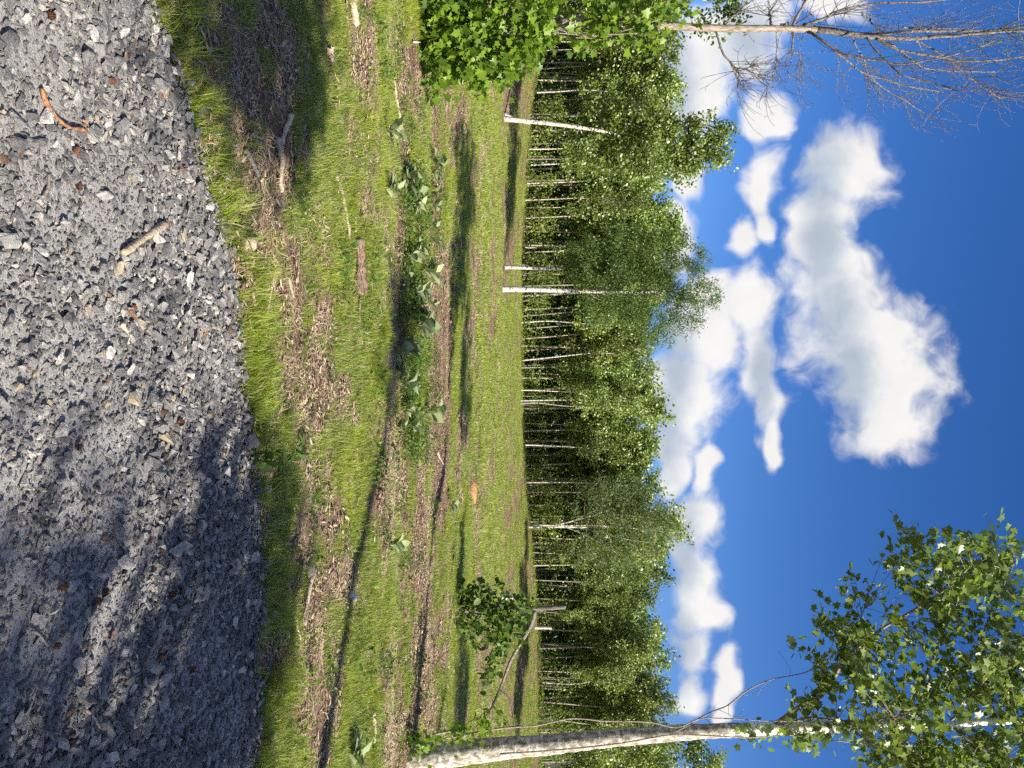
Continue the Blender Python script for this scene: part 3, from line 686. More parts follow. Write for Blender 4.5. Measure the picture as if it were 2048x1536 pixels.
big_tree('birch_tree', 'tall leaning white birch with a twisted trunk and a crown above the wood', (992, 224), 41,
         [([(985, 222), (1005, 236), (1030, 240), (1100, 247), (1180, 258), (1240, 268), (1330, 278), (1440, 288)], .18, .04), ([(992, 226), (1012, 230), (1040, 242), (1060, 247)], .10, .06)],
         [(1445, 290, 34, 44), (1410, 275, 40, 45), (1395, 315, 34, 34), (1365, 272, 36, 44), (1350, 318, 30, 32), (1310, 250, 40, 45), (1305, 310, 36, 44), (1250, 240, 44, 48), (1255, 310, 40, 50), (1200, 225, 36, 40), (1195, 300, 40, 50), (1150, 320, 30, 40)],
         'round', .17, 700, 'poplar', 'pale')
big_tree('locust_tree', 'tall dark feathery tree on the right-hand trunk of the white pair', (1003, 579), 39,
         [([(1000, 580), (1010, 578), (1060, 579), (1130, 581), (1200, 583), (1290, 584), (1360, 580), (1420, 590)], .185, .03)],
         [(1180, 520, 50, 60), (1200, 600, 45, 60), (1245, 500, 50, 64), (1255, 570, 52, 66), (1270, 630, 40, 48), (1305, 520, 48, 66), (1320, 600, 48, 66), (1300, 672, 26, 34), (1355, 500, 36, 46), (1365, 560, 44, 54), (1375, 625, 32, 46), (1335, 660, 24, 30), (1410, 585, 34, 26), (1400, 520, 22, 34), (1430, 600, 18, 16)],
         'thin', .15, 1250, 'fine', 'pale', sub=.72)
big_tree('birch_tree', 'shorter slim white birch on the left of the white pair', (1012, 536), 41,
         [([(1008, 536), (1015, 534), (1060, 536), (1120, 537), (1180, 534), (1250, 530)], .14, .04)],
         [(1140, 520, 24, 34), (1165, 550, 26, 34), (1190, 515, 34, 40), (1230, 535, 30, 40)], 'round', .15, 600, 'shrub', 'pale')
big_tree('birch_tree', 'broad grey green birch with many fanned stems in the wood edge', (1066, 1050), 54,
         [([(1060, 1050), (1100, 1050), (1150, 1040), (1210, 1010), (1260, 985)], .05, .012), ([(1062, 1052), (1120, 1052), (1180, 1075), (1240, 1110)], .05, .012), ([(1062, 1052), (1120, 1050), (1180, 1060), (1260, 1080), (1310, 1085)], .05, .012),
          ([(1062, 1050), (1120, 1049), (1200, 1030), (1300, 1035)], .05, .012), ([(1062, 1050), (1120, 1051), (1220, 1052), (1350, 1066)], .1, .02)],
         [(1170, 1000, 40, 40), (1175, 1100, 40, 44), (1215, 985, 42, 42), (1220, 1050, 44, 44), (1230, 1110, 40, 36), (1265, 990, 34, 34), (1270, 1050, 42, 46), (1275, 1100, 34, 34), (1310, 1030, 32, 36), (1315, 1080, 32, 36), (1348, 1068, 22, 28)],
         'thin', .17, 1000, 'greygreen', 'pale', bw=5)
big_tree('poplar_tree', 'nearer poplar with a white slanting stem behind the tall sycamore', (1100, 1534), 44,
         [([(1090, 1536), (1110, 1531), (1190, 1518), (1270, 1503), (1400, 1512)], .12, .03)],
         [(1150, 1560, 40, 50), (1210, 1500, 40, 36), (1240, 1545, 50, 50), (1290, 1500, 40, 36), (1330, 1545, 44, 44), (1380, 1505, 34, 30), (1410, 1540, 34, 36), (1430, 1515, 18, 20), (1180, 1600, 60, 60), (1300, 1600, 60, 60)],
         'round', .17, 700, 'poplar', 'pale')
big_tree('poplar_tree', 'pale thin poplar stems in front of the middle of the wood', (1038, 802), 55,
         [([(1032, 801), (1060, 801), (1110, 800), (1180, 800), (1260, 802)], .085, .02), ([(1036, 808), (1075, 806), (1130, 812), (1200, 816)], .05, .02)],
         [(1180, 800, 34, 30), (1215, 815, 30, 30), (1250, 800, 36, 34), (1280, 806, 24, 26)], 'round', .15, 700, 'poplar', 'pale', bw=5)
for (v0, u0, v1, u1, v2, u2, lab) in [(1048, 645, 1100, 642, 1160, 647, 'slim pale birch stem just right of the white pair'), (1090, 250, 1130, 255, 1170, 262, None), (1052, 720, 1120, 713, 1190, 706, 'slim leaning birch stem left of the middle poplars'),
                                      (1042, 780, 1100, 782, 1160, 786, 'thin straight birch stem beside the middle poplars'), (1057, 890, 1110, 892, 1170, 896, 'forked pale birch stem right of the middle poplars'), (1060, 965, 1130, 965, 1215, 967, 'tall pale birch stem left of the many-stemmed birch'),
                                      (1068, 330, 1110, 328, 1160, 327, 'pale birch stem right of the leaning white birch'), (1090, 1365, 1150, 1368, 1210, 1358, 'white curved birch stem left of the tall sycamore'), (1080, 185, 1120, 183, 1165, 180, 'two-toned pale birch stem left of the leaning white birch'), (1068, 640, 1120, 640, 1160, 640, None)]:
    if lab: big_tree('birch_tree', lab, (v0, u0), 55.5, [([(v0 - 6, u0), (v0, u0), (v1, u1), (v2, u2), (v2 + 50, u2 + 3)], .075, .02)], [(v2 + 10, u2 + 8, 24, 22), (v2 + 40, u2 - 6, 26, 26)], 'round', .15, 600, 'poplar', 'pale', bw=5)

# ---- tall sycamore on the right
YS = 9.6
b = P(1522, 815, YS); b[2] = tz(b[0], b[1])
t = empty('sycamore_tree', b, 'tall sycamore with flaking pale trunk and lobed leaves, foreground right', 'tree')
tr_pts = [(800, 1526), (830, 1520), (900, 1509), (1000, 1497), (1100, 1489), (1200, 1478), (1300, 1470), (1400, 1463), (1500, 1459)]
up_pts = [(1500, 1459), (1640, 1455), (1800, 1450), (1900, 1452), (1960, 1444), (2200, 1440), (2520, 1450)]
wl = np.array([84, 66, 50, 42, 38, 34, 31, 28, 26]) / 2 * YS / FPX
tm = MB(); p = spline(pxpath(tr_pts, YS), 60) - b
tube(tm, p, np.interp(np.linspace(0, 8, 60), range(9), wl), 18, .055)
tm.build('trunk', MT['sycbark'], t, True)
tm = MB(); q = spline(pxpath(up_pts, YS), 50) - b
tube(tm, q, np.interp(np.linspace(0, 6, 50), range(7), np.array([26, 22, 18, 15, 13, 9, 3]) / 2 * YS / FPX), 12, .03)
tm.build('upper_trunk', MT['sycpale'], t, True)
limb = [([(1545, 1453), (1609, 1401), (1641, 1379), (1676, 1311), (1700, 1283), (1742, 1244), (1798, 1206), (1854, 1164), (1896, 1129), (1944, 1084)], .034, -.5, 1),
        ([(1560, 1452), (1600, 1420), (1640, 1408), (1680, 1396), (1720, 1372)], .016, -.9, 1),
        ([(1697, 1445), (1718, 1394), (1725, 1356), (1737, 1311), (1749, 1258), (1765, 1235)], .020, .5, 1),
        ([(1801, 1436), (1836, 1391), (1871, 1331), (1899, 1272), (1920, 1237), (1965, 1190), (2000, 1150)], .024, .3, 1),
        ([(1902, 1440), (1920, 1385), (1935, 1330), (1960, 1270), (1990, 1200)], .018, -.8, 1),
        ([(1934, 1429), (1969, 1380), (1986, 1321), (2014, 1269), (2060, 1200), (2100, 1150)], .02, .7, 1),
        ([(1787, 1457), (1819, 1489), (1868, 1536), (1930, 1590)], .022, .2, 1), ([(1902, 1450), (1923, 1468), (1979, 1502), (2040, 1540)], .022, -.4, 1),
        ([(1700, 1455), (1740, 1480), (1800, 1500), (1850, 1560)], .016, -.7, 1), ([(2000, 1442), (2050, 1400), (2120, 1340), (2200, 1300)], .02, .2, 1), ([(2050, 1440), (2100, 1480), (2200, 1530)], .02, .2, 1)]
bm_ = MB(); cm = MB(); LP = []; LIM = []
for pts, r, dz, lv in limb:
    p = spline(pxpath(pts, YS), 26); p[:, 1] += np.linspace(0, dz, 26); p = p - b
    tube(bm_, p, np.linspace(r, .006, 26), 7, .05); LIM.append(p[6:])
    n = int(26)
    for i in range(5, 26):
        for rep in range(2 if i % 2 else 1):
            d = norm(R_.normal(size=3) * [1, 1, .7] + norm(p[i] - p[i - 1]) * .7); L = rnd(.2, .62)
            e = spline([p[i], p[i] + d * L * .5 + [0, 0, -.01], p[i] + d * L + [0, 0, -.05]], 6); tube(bm_, e, np.linspace(.006, .002, 6), 3, cap=False)
            LP.append((e[3:], R_.integers(6, 13)))
# crown sprays seen in the photograph away from the limbs
for (v, u, rv, ru, n) in [(1790, 1120, 20, 60, 26), (1800, 1060, 16, 22, 10), (1850, 1100, 30, 40, 26), (1930, 1090, 40, 34, 34), (1880, 1180, 50, 50, 46), (1960, 1150, 40, 50, 40), (2010, 1150, 40, 30, 30), (1850, 1260, 60, 40, 30), (1660, 1265, 22, 35, 16), (1715, 1260, 14, 20, 8),
                          (1640, 1340, 16, 40, 12), (1620, 1410, 20, 16, 8), (1700, 1340, 40, 40, 26), (1770, 1330, 44, 40, 22), (1790, 1400, 60, 40, 34), (1850, 1400, 44, 60, 40), (1940, 1360, 50, 60, 44), (1990, 1330, 50, 70, 46), (2030, 1440, 30, 70, 44),
                          (1960, 1480, 70, 50, 56), (1900, 1500, 50, 30, 34), (1800, 1490, 60, 30, 24), (1730, 1480, 50, 20, 10), (1580, 1478, 14, 12, 5), (1470, 1470, 20, 14, 4), (2100, 1400, 90, 140, 110), (2200, 1450, 120, 160, 120), (1900, 1590, 120, 50, 60), (2050, 1260, 50, 70, 40)]:
    for j in range(int(n * .25)):
        c = P(u, v, YS + R_.normal(.35 if u > 1400 else 0, .6)) - b; k = YS / FPX
        c = inball(1, c, (ru * k, .4, rv * k), shell=.2)[0]
        lp = np.concatenate(LIM); a0 = lp[np.argmin(np.linalg.norm(lp - c, axis=1))]
        tw = spline([a0, (a0 * .45 + c * .55) + R_.normal(0, .04, 3), c], 7); tube(bm_, tw, np.linspace(.006, .002, 7), 3, cap=False)
        LP.append((tw[-3:], R_.integers(12, 22)))
for e, n in LP:
    leaves(cm, 'lobed', e[R_.integers(0, len(e), n)] + R_.normal(0, .075, (n, 3)), .092, .75, nbias=SUNB * .5, droop=.55)
bm_.build('branches', MT['branch'], t, True); cm.build('crown', MT['syc'], t)
# sprouts low on the trunk
cm = MB()
for (v, u, n) in [(830, 1495, 26), (850, 1480, 30), (880, 1470, 12), (920, 1480, 26), (925, 1462, 14), (955, 1470, 14), (975, 1450, 26), (985, 1436, 18), (840, 1500, 18), (1490, 1470, 8), (1560, 1470, 9), (1600, 1475, 8), (1530, 1475, 6)]:
    leaves(cm, 'lobed', P(u, v, YS - .2) - b + R_.normal(0, .09, (n, 3)), .075, .7)
cm.build('sprouts', MT['vine'], t)
# dark climbing stems beside the sycamore
def vine(label, pts, r, y, mat='branch', name='woody_vine', extra=()):
    p = pxpath(pts, y); base = p[0].copy(); tt = empty(name, base, label, 'vine'); mb = MB()
    pp = spline(p, 40) - base; tube(mb, pp, np.linspace(r, r * .35, 40), 6, .1)
    for i in range(6, 39, 3):
        d = norm(R_.normal(size=3) + norm(pp[i] - pp[i - 1]) * .5); L = rnd(.1, .3); tube(mb, spline([pp[i], pp[i] + d * L * .6, pp[i] + d * L + R_.normal(0, .05, 3)], 5), np.linspace(.004, .0015, 5), 3, cap=False)
    mb.build('stem', MT[mat], tt, True); return tt
vine('dark woody vine climbing on the left side of the sycamore trunk', [(865, 1470), (905, 1462), (930, 1468), (1005, 1456), (1074, 1451), (1142, 1437), (1210, 1442), (1296, 1444), (1354, 1455), (1398, 1438), (1450, 1437), (1540, 1442), (1640, 1443)], .014, YS - .2)
vine('dark straight vine climbing on the right side of the sycamore trunk', [(1000, 1508), (1120, 1500), (1240, 1487), (1340, 1470), (1400, 1471), (1500, 1475), (1580, 1470), (1660, 1480), (1750, 1488), (1890, 1492), (2000, 1475)], .013, YS - .25)
vine('thin curving dead shoot arching left from the sycamore', [(1354, 1462), (1385, 1445), (1420, 1425), (1455, 1411), (1490, 1384), (1540, 1360), (1610, 1345), (1650, 1322), (1680, 1300)], .012, YS - .15)
vine('pale dead twig leaning among the sycamore sprouts', [(862, 1478), (900, 1476), (950, 1465), (1000, 1455), (998, 1440), (975, 1440)], .008, YS - .1, 'log')

# ---- left tree: dead top, leafy vine column
YL = 10.4
b = P(60, 848, YL); b[2] = tz(b[0], b[1])
t = empty('dead_tree', b, 'leafless tree with fanned bare branches rising from a leafy vine column', 'tree')
tm = MB(); p = spline(pxpath([(835, 62), (950, 40), (1060, 40), (1150, 44), (1250, 48), (1340, 52), (1449, 57), (1546, 57), (1608, 59), (1640, 60)], YL), 50) - b
tube(tm, p, np.linspace(.075, .036, 50), 10, .06)
for (v, u) in ((1140, 44), (1150, 40)):
    tube(tm, spline([P(u, v - 22, YL - .12) - b, P(u + 1, v, YL - .16) - b, P(u, v + 22, YL - .10) - b], 8), [.02, .07, .085, .09, .085, .08, .06, .02], 8, .12)
tm.build('trunk', MT['deadbark'], t, True)
def cv(L): return [(1400 + .3255 * a, .3255 * c) for a, c in L]
BR = [([(720, 185), (1000, 220), (1300, 230), (1600, 220), (1990, 210), (2300, 215)], .036, 0.), ([(700, 170), (850, 170), (1050, 185), (1300, 165), (1700, 135), (1990, 100), (2300, 90)], .028, .3),
      ([(640, 160), (760, 125), (830, 95), (1000, 75), (1300, 65), (1600, 40), (1990, 10)], .022, -.3), ([(640, 150), (740, 80), (880, 0), (1050, -90)], .02, .5), ([(570, 155), (600, 60), (630, -30), (760, -150)], .02, -.5),
      ([(440, 150), (455, 60), (475, -20), (560, -150)], .015, .4), ([(500, 150), (600, 55), (680, -20), (900, -180)], .017, .8), ([(150, 145), (230, 70), (320, -10), (500, -150)], .02, .3),
      ([(665, 195), (720, 265), (830, 375), (950, 430), (1080, 485), (1200, 500), (1400, 485), (1560, 450)], .019, -.6), ([(690, 195), (850, 265), (1000, 335), (1150, 380), (1400, 395), (1700, 410)], .015, .6),
      ([(1080, 235), (1200, 320), (1400, 385), (1600, 425), (1990, 400), (2200, 380)], .018, -.2), ([(1060, 225), (1250, 260), (1450, 345), (1700, 350), (1990, 320)], .015, .4),
      ([(1020, 225), (1100, 400), (1200, 520), (1400, 590), (1480, 655), (1560, 690)], .012, -.4), ([(100, 195), (150, 340), (200, 410), (230, 450), (220, 550)], .014, .1),
      ([(470, 195), (482, 330), (465, 430), (440, 520)], .007, .2), ([(575, 195), (580, 290), (630, 315), (640, 400)], .011, .1), ([(1300, 235), (1500, 300), (1700, 400), (1900, 500), (1990, 520)], .012, .3), ([(1250, 165), (1500, 70), (1800, -20)], .012, .6),
      ([(1000, 75), (1200, -10), (1400, -80)], .012, .9), ([(1400, 225), (1600, 290), (1800, 330), (2100, 340)], .011, -.8), ([(930, 190), (1060, 290), (1200, 380), (1500, 470), (1750, 520)], .010, .9), ([(190, 400), (260, 470), (380, 440), (470, 400)], .006, .2), ([(200, 410), (300, 380), (400, 300)], .005, .4)]
bm_ = MB()
for pts, r, dz in BR:
    p = spline(pxpath(cv(pts), YL), 30); p[:, 1] += np.linspace(0, dz * 1.5, 30); p = p - b
    p[4:] += np.cumsum(R_.normal(0, .006, (26, 3)), 0)
    tube(bm_, p, np.linspace(r * 1.2, .006, 30), 6, .06)
    for i in range(7, 30):
        for rep in range(2):
            if R_.random() < .45: continue
            tn = norm(p[i] - p[i - 1]); d = norm(tn * 1.0 + R_.normal(0, .75, 3)); L = rnd(.15, .85) * (.6 if r < .01 else 1)
            e = spline([p[i], p[i] + d * L * .4, p[i] + d * L * .75 + [0, 0, L * .10], p[i] + d * L * .95 + [0, 0, L * .28]], 8); tube(bm_, e, np.linspace(.0050, .0020, 8), 3, cap=False)
            for s in range(2):
                if R_.random() < .5:
                    j = R_.integers(2, 6); d2 = norm(d + R_.normal(0, .8, 3)); L2 = L * rnd(.2, .5)
                    tube(bm_, [e[j], e[j] + d2 * L2 * .6, e[j] + d2 * L2 + [0, 0, L2 * .3]], [.0034, .0026, .002], 3, cap=False)
bm_.build('bare_branches', MT['twigbark'], t, True)
cm = MB()
for (v, u, n) in [(1465, 20, 200), (1440, 5, 120), (1480, 45, 50), (1425, 70, 40), (1410, 40, 80), (2035, 65, 12), (1985, 88, 8)]:
    leaves(cm, 'round', P(u, v, YL + .3) - b + R_.normal(0, .09, (n, 3)), .06, .7)
cm.build('leaf_tufts', MT['syc'], t)
vb = P(70, 838, YL - .3); vb[2] = tz(vb[0], vb[1])
t = empty('climbing_vine', vb, 'thick column of bright lobed vine leaves covering the dead tree trunk', 'vine')
cm = MB(); sm = MB()
COL = [(872, 60, 34, 62, 60), (900, 30, 40, 50, 50), (905, 105, 40, 50, 62), (950, 60, 44, 70, 74), (945, 135, 30, 30, 30), (985, 45, 40, 56, 50), (1000, 118, 36, 36, 30), (1035, 70, 34, 56, 44), (1058, 118, 22, 20, 14), (1080, 62, 30, 40, 34), (1075, 15, 40, 26, 26),
       (1112, 82, 20, 20, 10), (1120, 8, 34, 18, 16), (1170, 68, 26, 30, 22), (1185, 18, 34, 20, 20), (1215, 62, 28, 34, 30), (1245, 30, 34, 32, 30), (1275, 62, 26, 36, 30), (1300, 28, 26, 32, 24), (1320, 70, 18, 28, 14), (1345, 22, 24, 24, 16), (1385, 28, 18, 20, 8), (880, 158, 14, 16, 9), (1010, 155, 14, 16, 9), (900, 178, 9, 12, 5), (965, 168, 14, 14, 8), (1035, 140, 12, 14, 6),
       (880, -30, 60, 50, 60), (980, -40, 60, 50, 60), (1100, -40, 70, 44, 50), (1230, -40, 70, 44, 50), (862, 118, 12, 28, 12)]
for (v, u, rv, ru, n) in COL:
    c = P(u, v, YL - .25) - vb; k = YL / FPX
    for j in range(int(n * (1.5 if v < 1090 else .85))):
        q = inball(1, c, (ru * k, .42, rv * k), shell=.5)[0]; nn = R_.integers(2, 5)
        leaves(cm, 'lobed', q + R_.normal(0, .06, (nn, 3)), rnd(.065, .13, nn), .5, nbias=SUNB * .9 + np.array([0, -.35, 0]), droop=.9)
for k in range(14):
    u0 = rnd(20, 110); p = pxpath([(838, u0), (930, u0 + rnd(-40, 40)), (1040, rnd(20, 110)), (1180, rnd(20, 80)), (1320, rnd(30, 80))], YL - rnd(.05, .35)); tube(sm, spline(p, 20) - vb, np.linspace(.012, .004, 20), 4)
sm.build('stem', MT['branch'], t, True); cm.build('foliage', MT['vine'], t)
# darker inner mass of the column's far side
# ---- snag with leafy shrub and hanging broken top
YN = 15.2
b = P(1207, 905, YN); b[2] = tz(b[0], b[1])
t = empty('broken_snag', b, 'grey broken trunk with its hanging top bent down to the ground', 'dead tree')
mb = MB(); p = spline(pxpath([(898, 1204), (960, 1208), (1020, 1214), (1070, 1217), (1110, 1215), (1132, 1214)], YN), 30) - b
tube(mb, p, np.interp(np.linspace(0, 1, 30), [0, .8, .95, 1], [.055, .048, .04, .015]), 10, .09); mb.build('trunk', MT['snag'], t, True)
mb = MB(); p = spline(pxpath([(1070, 1222), (1062, 1250), (1045, 1280), (1022, 1320), (1005, 1365), (984, 1414)], YN - .2), 24) - b
tube(mb, p, np.linspace(.045, .022, 24), 8, .08)
for e in ([(986, 1412), (965, 1440), (945, 1460)], [(986, 1412), (1010, 1440), (1030, 1465)], [(985, 1412), (970, 1425), (930, 1450)], [(1000, 1380), (1020, 1400), (1028, 1460)]):
    tube(mb, spline(pxpath(e, YN - .2), 8) - b, np.linspace(.015, .005, 8), 5)
mb.build('broken_top', MT['snag'], t, True)
sb = P(1225, 908, YN - .4); sb[2] = tz(sb[0], sb[1])
t = empty('leafy_shrub', sb, 'dark green round-leaved shrub smothering the broken grey snag', 'shrub')
cm = MB(); sm = MB()
for (v, u, rv, ru, n) in [(930, 1200, 24, 30, 90), (935, 1245, 22, 26, 70), (960, 1190, 26, 26, 90), (970, 1230, 30, 34, 120), (965, 1275, 20, 22, 50), (1000, 1200, 28, 34, 100), (1005, 1245, 26, 30, 100), (1035, 1225, 24, 30, 90), (1040, 1260, 18, 22, 50), (1055, 1215, 14, 20, 30), (1000, 1300, 14, 30, 50), (985, 1335, 14, 26, 44), (975, 1360, 10, 20, 30), (1010, 1290, 16, 20, 40), (925, 1175, 14, 12, 20)]:
    c = P(u, v, YN - .35) - sb; k = YN / FPX
    leaves(cm, 'round', inball(int(n * 1.15), c, (ru * k * 1.2, .45, rv * k * 1.15), shell=.3), rnd(.08, .16, int(n * 1.15)), .8, droop=.8, nbias=SUNB * .5)
    tube(sm, spline([[R_.normal(0, .1), R_.normal(0, .1), -.05], c * [.5, .5, .6], c], 7), np.linspace(.012, .004, 7), 4)
sm.build('stem', MT['branch'], t, True); cm.build('foliage', MT['shrub'], t)

# ------------------------------------------------------------------ roadside trees behind the camera whose shade falls on the road and field
def shade_tree(label, gx, gy, h, radii, n, lf, off=0., tr=.11):
    d = h / math.tan(ELEV); c = np.array([gx + SH[0] * d, gy + SH[1] * d, h])
    ov = off * np.array([-SH[1], SH[0]]); b = np.array([c[0] + ov[0], c[1] + ov[1], float(tz(c[0], c[1]))]); t = empty('roadside_tree', b, label, 'tree', 'trees shading the road')
    tm = MB(); cm = MB(); H = h + radii[2] * .8
    p = spline([[0, 0, -.2], [.1, .05, h * .45], [-.05, .1, h * .8], [0, 0, H - b[2]]], 20); tube(tm, p, np.linspace(tr, tr * .35, 20), 8, .05)
    cs = [(np.array([-ov[0], -ov[1], h - b[2]]), radii, n)]
    for c0, rr, nn in cs:
        for j in range(max(4, nn // 40)):
            q = inball(1, c0, rr, shell=.2)[0]
            leaves(cm, 'lobed', q + R_.normal(0, .22, (40, 3)), lf, .6)
            i = int(np.argmin(np.abs(p[:, 2] - (q[2] - .5)))); tube(tm, spline([p[i], (p[i] + q) / 2, q], 5), np.linspace(.03, .006, 5), 4, cap=False)
    tm.build('trunk', MT['branch'], t, True); cm.build('crown', MT['shadeleaf'], t); return t
shade_tree('broad sycamore shading the right part of the road', 1.3, 3.85, 6.5, (.92, .98, .50), 1900, .105)
shade_tree('thin maple shading the near part of the road', 1.55, 2.5, 6.2, (1.25, 1.0, .55), 900, .10)
shade_tree('small maple shading the mulchy verge', -2.3, 4.3, 6.6, (.85, .95, .55), 2600, .11, -2.8)
shade_tree('slim poplar whose trunk shadow crosses the grass', -.5, 8.3, 9.2, (.55, 1.2, .35), 800, .13, 0., .19)
shade_tree('tall poplar shading the middle of the meadow', -.3, 17.2, 11., (1.6, 1.6, .22), 1000, .16)
shade_tree('tall poplar shading the meadow beyond the sycamore', 6.6, 15.6, 11., (1.3, 1.5, .30), 1300, .16)

# ------------------------------------------------------------------ small things
def stick(name, label, pts, r, mat, cat, z=.3, taper=.6, ns=8, rough=.12, group=None, n=18, squash=1.):
    p = np.array([G(u, v) for v, u in pts]); onroad = [q[1] < float(edge(q[0])) for q in p]
    for q, o in zip(p, onroad): q[2] = (max(float(rz(q[0], q[1])), q[2]) + .012 if o else q[2] + .012) + r * z
    b = p[0].copy(); pp = spline(p, n) - b; pp[1:-1, 2] += R_.normal(0, r * .12, n - 2)
    mb = MB(); rr = np.linspace(r, r * taper, n) * (1 + .10 * np.sin(np.linspace(0, 9, n))); tube(mb, pp, rr, ns, rough)
    if name == 'log':
        for k in range(7):
            i0 = R_.integers(0, n // 2); i1 = R_.integers(n // 2 + 2, n); d = R_.normal(0, 1, 3) * r * [.5, .9, .35] + [0, 0, r * .3]
            tube(mb, pp[i0:i1] + d, np.interp(np.linspace(0, 1, i1 - i0), [0, .2, .8, 1], [.15, 1, .8, .1]) * r * rnd(.25, .5), 6, .25)
    o = mb.build(name, MT[mat], None, name != 'log'); o.location = b
    return tag(o, label, cat, group)
stick('log', 'short rotten red brown log lying in the grass', [(712, 588), (711, 530), (708, 478)], .055, 'rot', 'log', .55, .85, 10, .16)
stick('branch', 'long pale branch lying above the rotten log', [(668, 352), (682, 400), (690, 440), (695, 482)], .018, 'log', 'branch')
stick('log', 'weathered split log lying near the right of the verge', [(614, 1133), (608, 1180), (598, 1250)], .034, 'log', 'log', .5, .5, 8, .2)
stick('branch', 'thin pale stick beside the weathered split log', [(585, 1228), (590, 1255), (597, 1280)], .012, 'log', 'branch')
stick('branch', 'smooth pale branch end in the shaded mulch', [(576, 230), (562, 268), (552, 300)], .018, 'log', 'branch', .6, .6)
stick('branch', 'forked brown branch lying in the shaded mulch', [(548, 276), (556, 320), (553, 360), (556, 385)], .020, 'log', 'branch', .6, .7)
stick('bark_piece', 'grey white bark piece in the shaded grass', [(484, 302), (495, 322), (510, 352)], .017, 'snag', 'bark', .5, .6, 6, .3)
stick('wood_chunk', 'flat brown board chunk lying at the gravel edge', [(490, 476), (490, 484), (489, 491)], .045, 'log', 'wood', .35, .9, 6, .15)
stick('branch', 'long straight pale stick far left in the meadow', [(783, 155), (793, 220), (806, 282)], .022, 'log', 'branch')
stick('branch', 'short pale stick left of the long straight one', [(768, 70), (769, 110), (768, 152)], .020, 'log', 'branch')
stick('log', 'brown log end at the far left of the grass', [(700, -30), (698, 10), (706, 50)], .04, 'log', 'log', .5, .7)
stick('branch', 'thin winding pale twig on the right of the meadow', [(752, 1065), (752, 1110), (762, 1150), (761, 1200)], .009, 'log', 'branch')
stick('branch', 'thin winding pale twig beside the brown straw patch', [(717, 595), (716, 640), (722, 690)], .008, 'log', 'branch')
stick('branch', 'pale twig standing out below the winding twig', [(722, 770), (718, 830), (715, 870)], .006, 'log', 'branch')
stick('branch', 'bleached branch at the right rim of the field', [(740, 1425), (744, 1455), (743, 1485)], .022, 'log', 'branch', .6, .6)
stick('branch', 'pale stick among the straw patch', [(628, 648), (640, 646), (653, 645)], .008, 'log', 'branch')
stick('branch', 'pale split stick near the road in the grass', [(572, 556), (577, 575), (583, 596)], .010, 'log', 'branch')
stick('branch', 'thin twig at the grass edge below the broken stones', [(545, 540), (535, 600), (525, 650)], .007, 'log', 'branch')
stick('branch', 'dark twig poking from the far soil strip', [(872, 905), (880, 922), (888, 932)], .02, 'log', 'branch')
stick('log', 'grey log lying by the wet hollow', [(805, 325), (805, 350), (803, 372)], .04, 'snag', 'log', .5, .8)
stick('wood_chunk', 'orange brown stump piece in the upper left grass', [(648, 92), (650, 106), (652, 118)], .045, 'log', 'wood', .5, .7, 7, .3)
stick('branch', 'dark dead branch on the dark soil at right', [(632, 1290), (640, 1330), (650, 1400)], .012, 'rot', 'branch')
stick('driftwood', 'thick weathered stick lying on the gravel', [(204, 506), (225, 490), (255, 470), (290, 449)], .0135, 'log', 'stick', .7, 1.15, 10, .14)
stick('bark_strip', 'orange brown bark strip curving over the gravel', [(28, 178), (36, 205), (58, 236), (85, 255), (118, 260), (142, 280)], .0075, 'bark', 'bark', .7, .7, 7, .25)
stick('bark_strip', 'short orange bark splinter beside the curving bark strip', [(120, 240), (132, 258), (138, 268)], .007, 'bark', 'bark')
stick('driftwood', 'small pale bent stick on the gravel near the broken stones', [(198, 648), (208, 662), (214, 688)], .010, 'log', 'stick', .7, .6)
stick('twig', 'thin straw coloured twig upright in the gravel view', [(171, 232), (173, 255), (176, 272)], .005, 'log', 'twig')
stick('twig', 'long thin grey twig on shaded gravel at the right', [(124, 1420), (140, 1435), (152, 1455)], .005, 'log', 'twig')
stick('twig', 'thin dark twig on the gravel by the lower edge', [(8, 1262), (25, 1270), (42, 1290)], .005, 'branch', 'twig')
stick('twig', 'dark twig curling between stones on the gravel', [(34, 395), (44, 372), (46, 350)], .006, 'branch', 'twig')
stick('branch', 'white stick leaning out of the vine column foot', [(822, 84), (838, 85), (852, 88)], .012, 'pale', 'branch', 2.)
stick('wood_chunk', 'small pale wood scrap on the shadow stripe of the field', [(696, 1188), (699, 1192), (703, 1198)], .03, 'pale', 'wood', .5, .8, 6, .3)
# stumps
def stump(label, u, v, y, h, r, mat):
    b = P(u, v, y); b[2] = tz(b[0], b[1]); mb = MB(); tube(mb, spline([[0, 0, -.1], [.01, 0, h * .5], [.03, 0, h]], 8), np.linspace(r * 1.3, r, 8), 10, .06)
    o = mb.build('tree_stump', MT[mat], None, False); o.location = b; return tag(o, label, 'stump')
stump('short white cut stump left of the broken snag', 1194, 1017, 37, .6, .11, 'pale')
stump('white standing stub in the brush right of the broken snag', 1255, 1085, 55, 1.3, .10, 'pale')
# orange earth heap in the middle distance
b = G(985, 944); mb = bmesh.new(); bmesh.ops.create_icosphere(mb, subdivisions=3, radius=1)
for v_ in mb.verts: v_.co = Vector((v_.co.x * .34, v_.co.y * .45, v_.co.z * .13)) * (1 + .25 * (float(fbm(v_.co.x * 3 + 9, v_.co.y * 3)) - .5))
me = bpy.data.meshes.new('earth_heap'); mb.to_mesh(me); mb.free(); me.materials.append(barkmat('orange_earth', (.32, .15, .06), (.48, .25, .11), (4, 4, 4), (.35, .65), .6))
o = link('earth_heap', me); o.location = b; tag(o, 'small heap of orange earth in the meadow', 'earth heap')
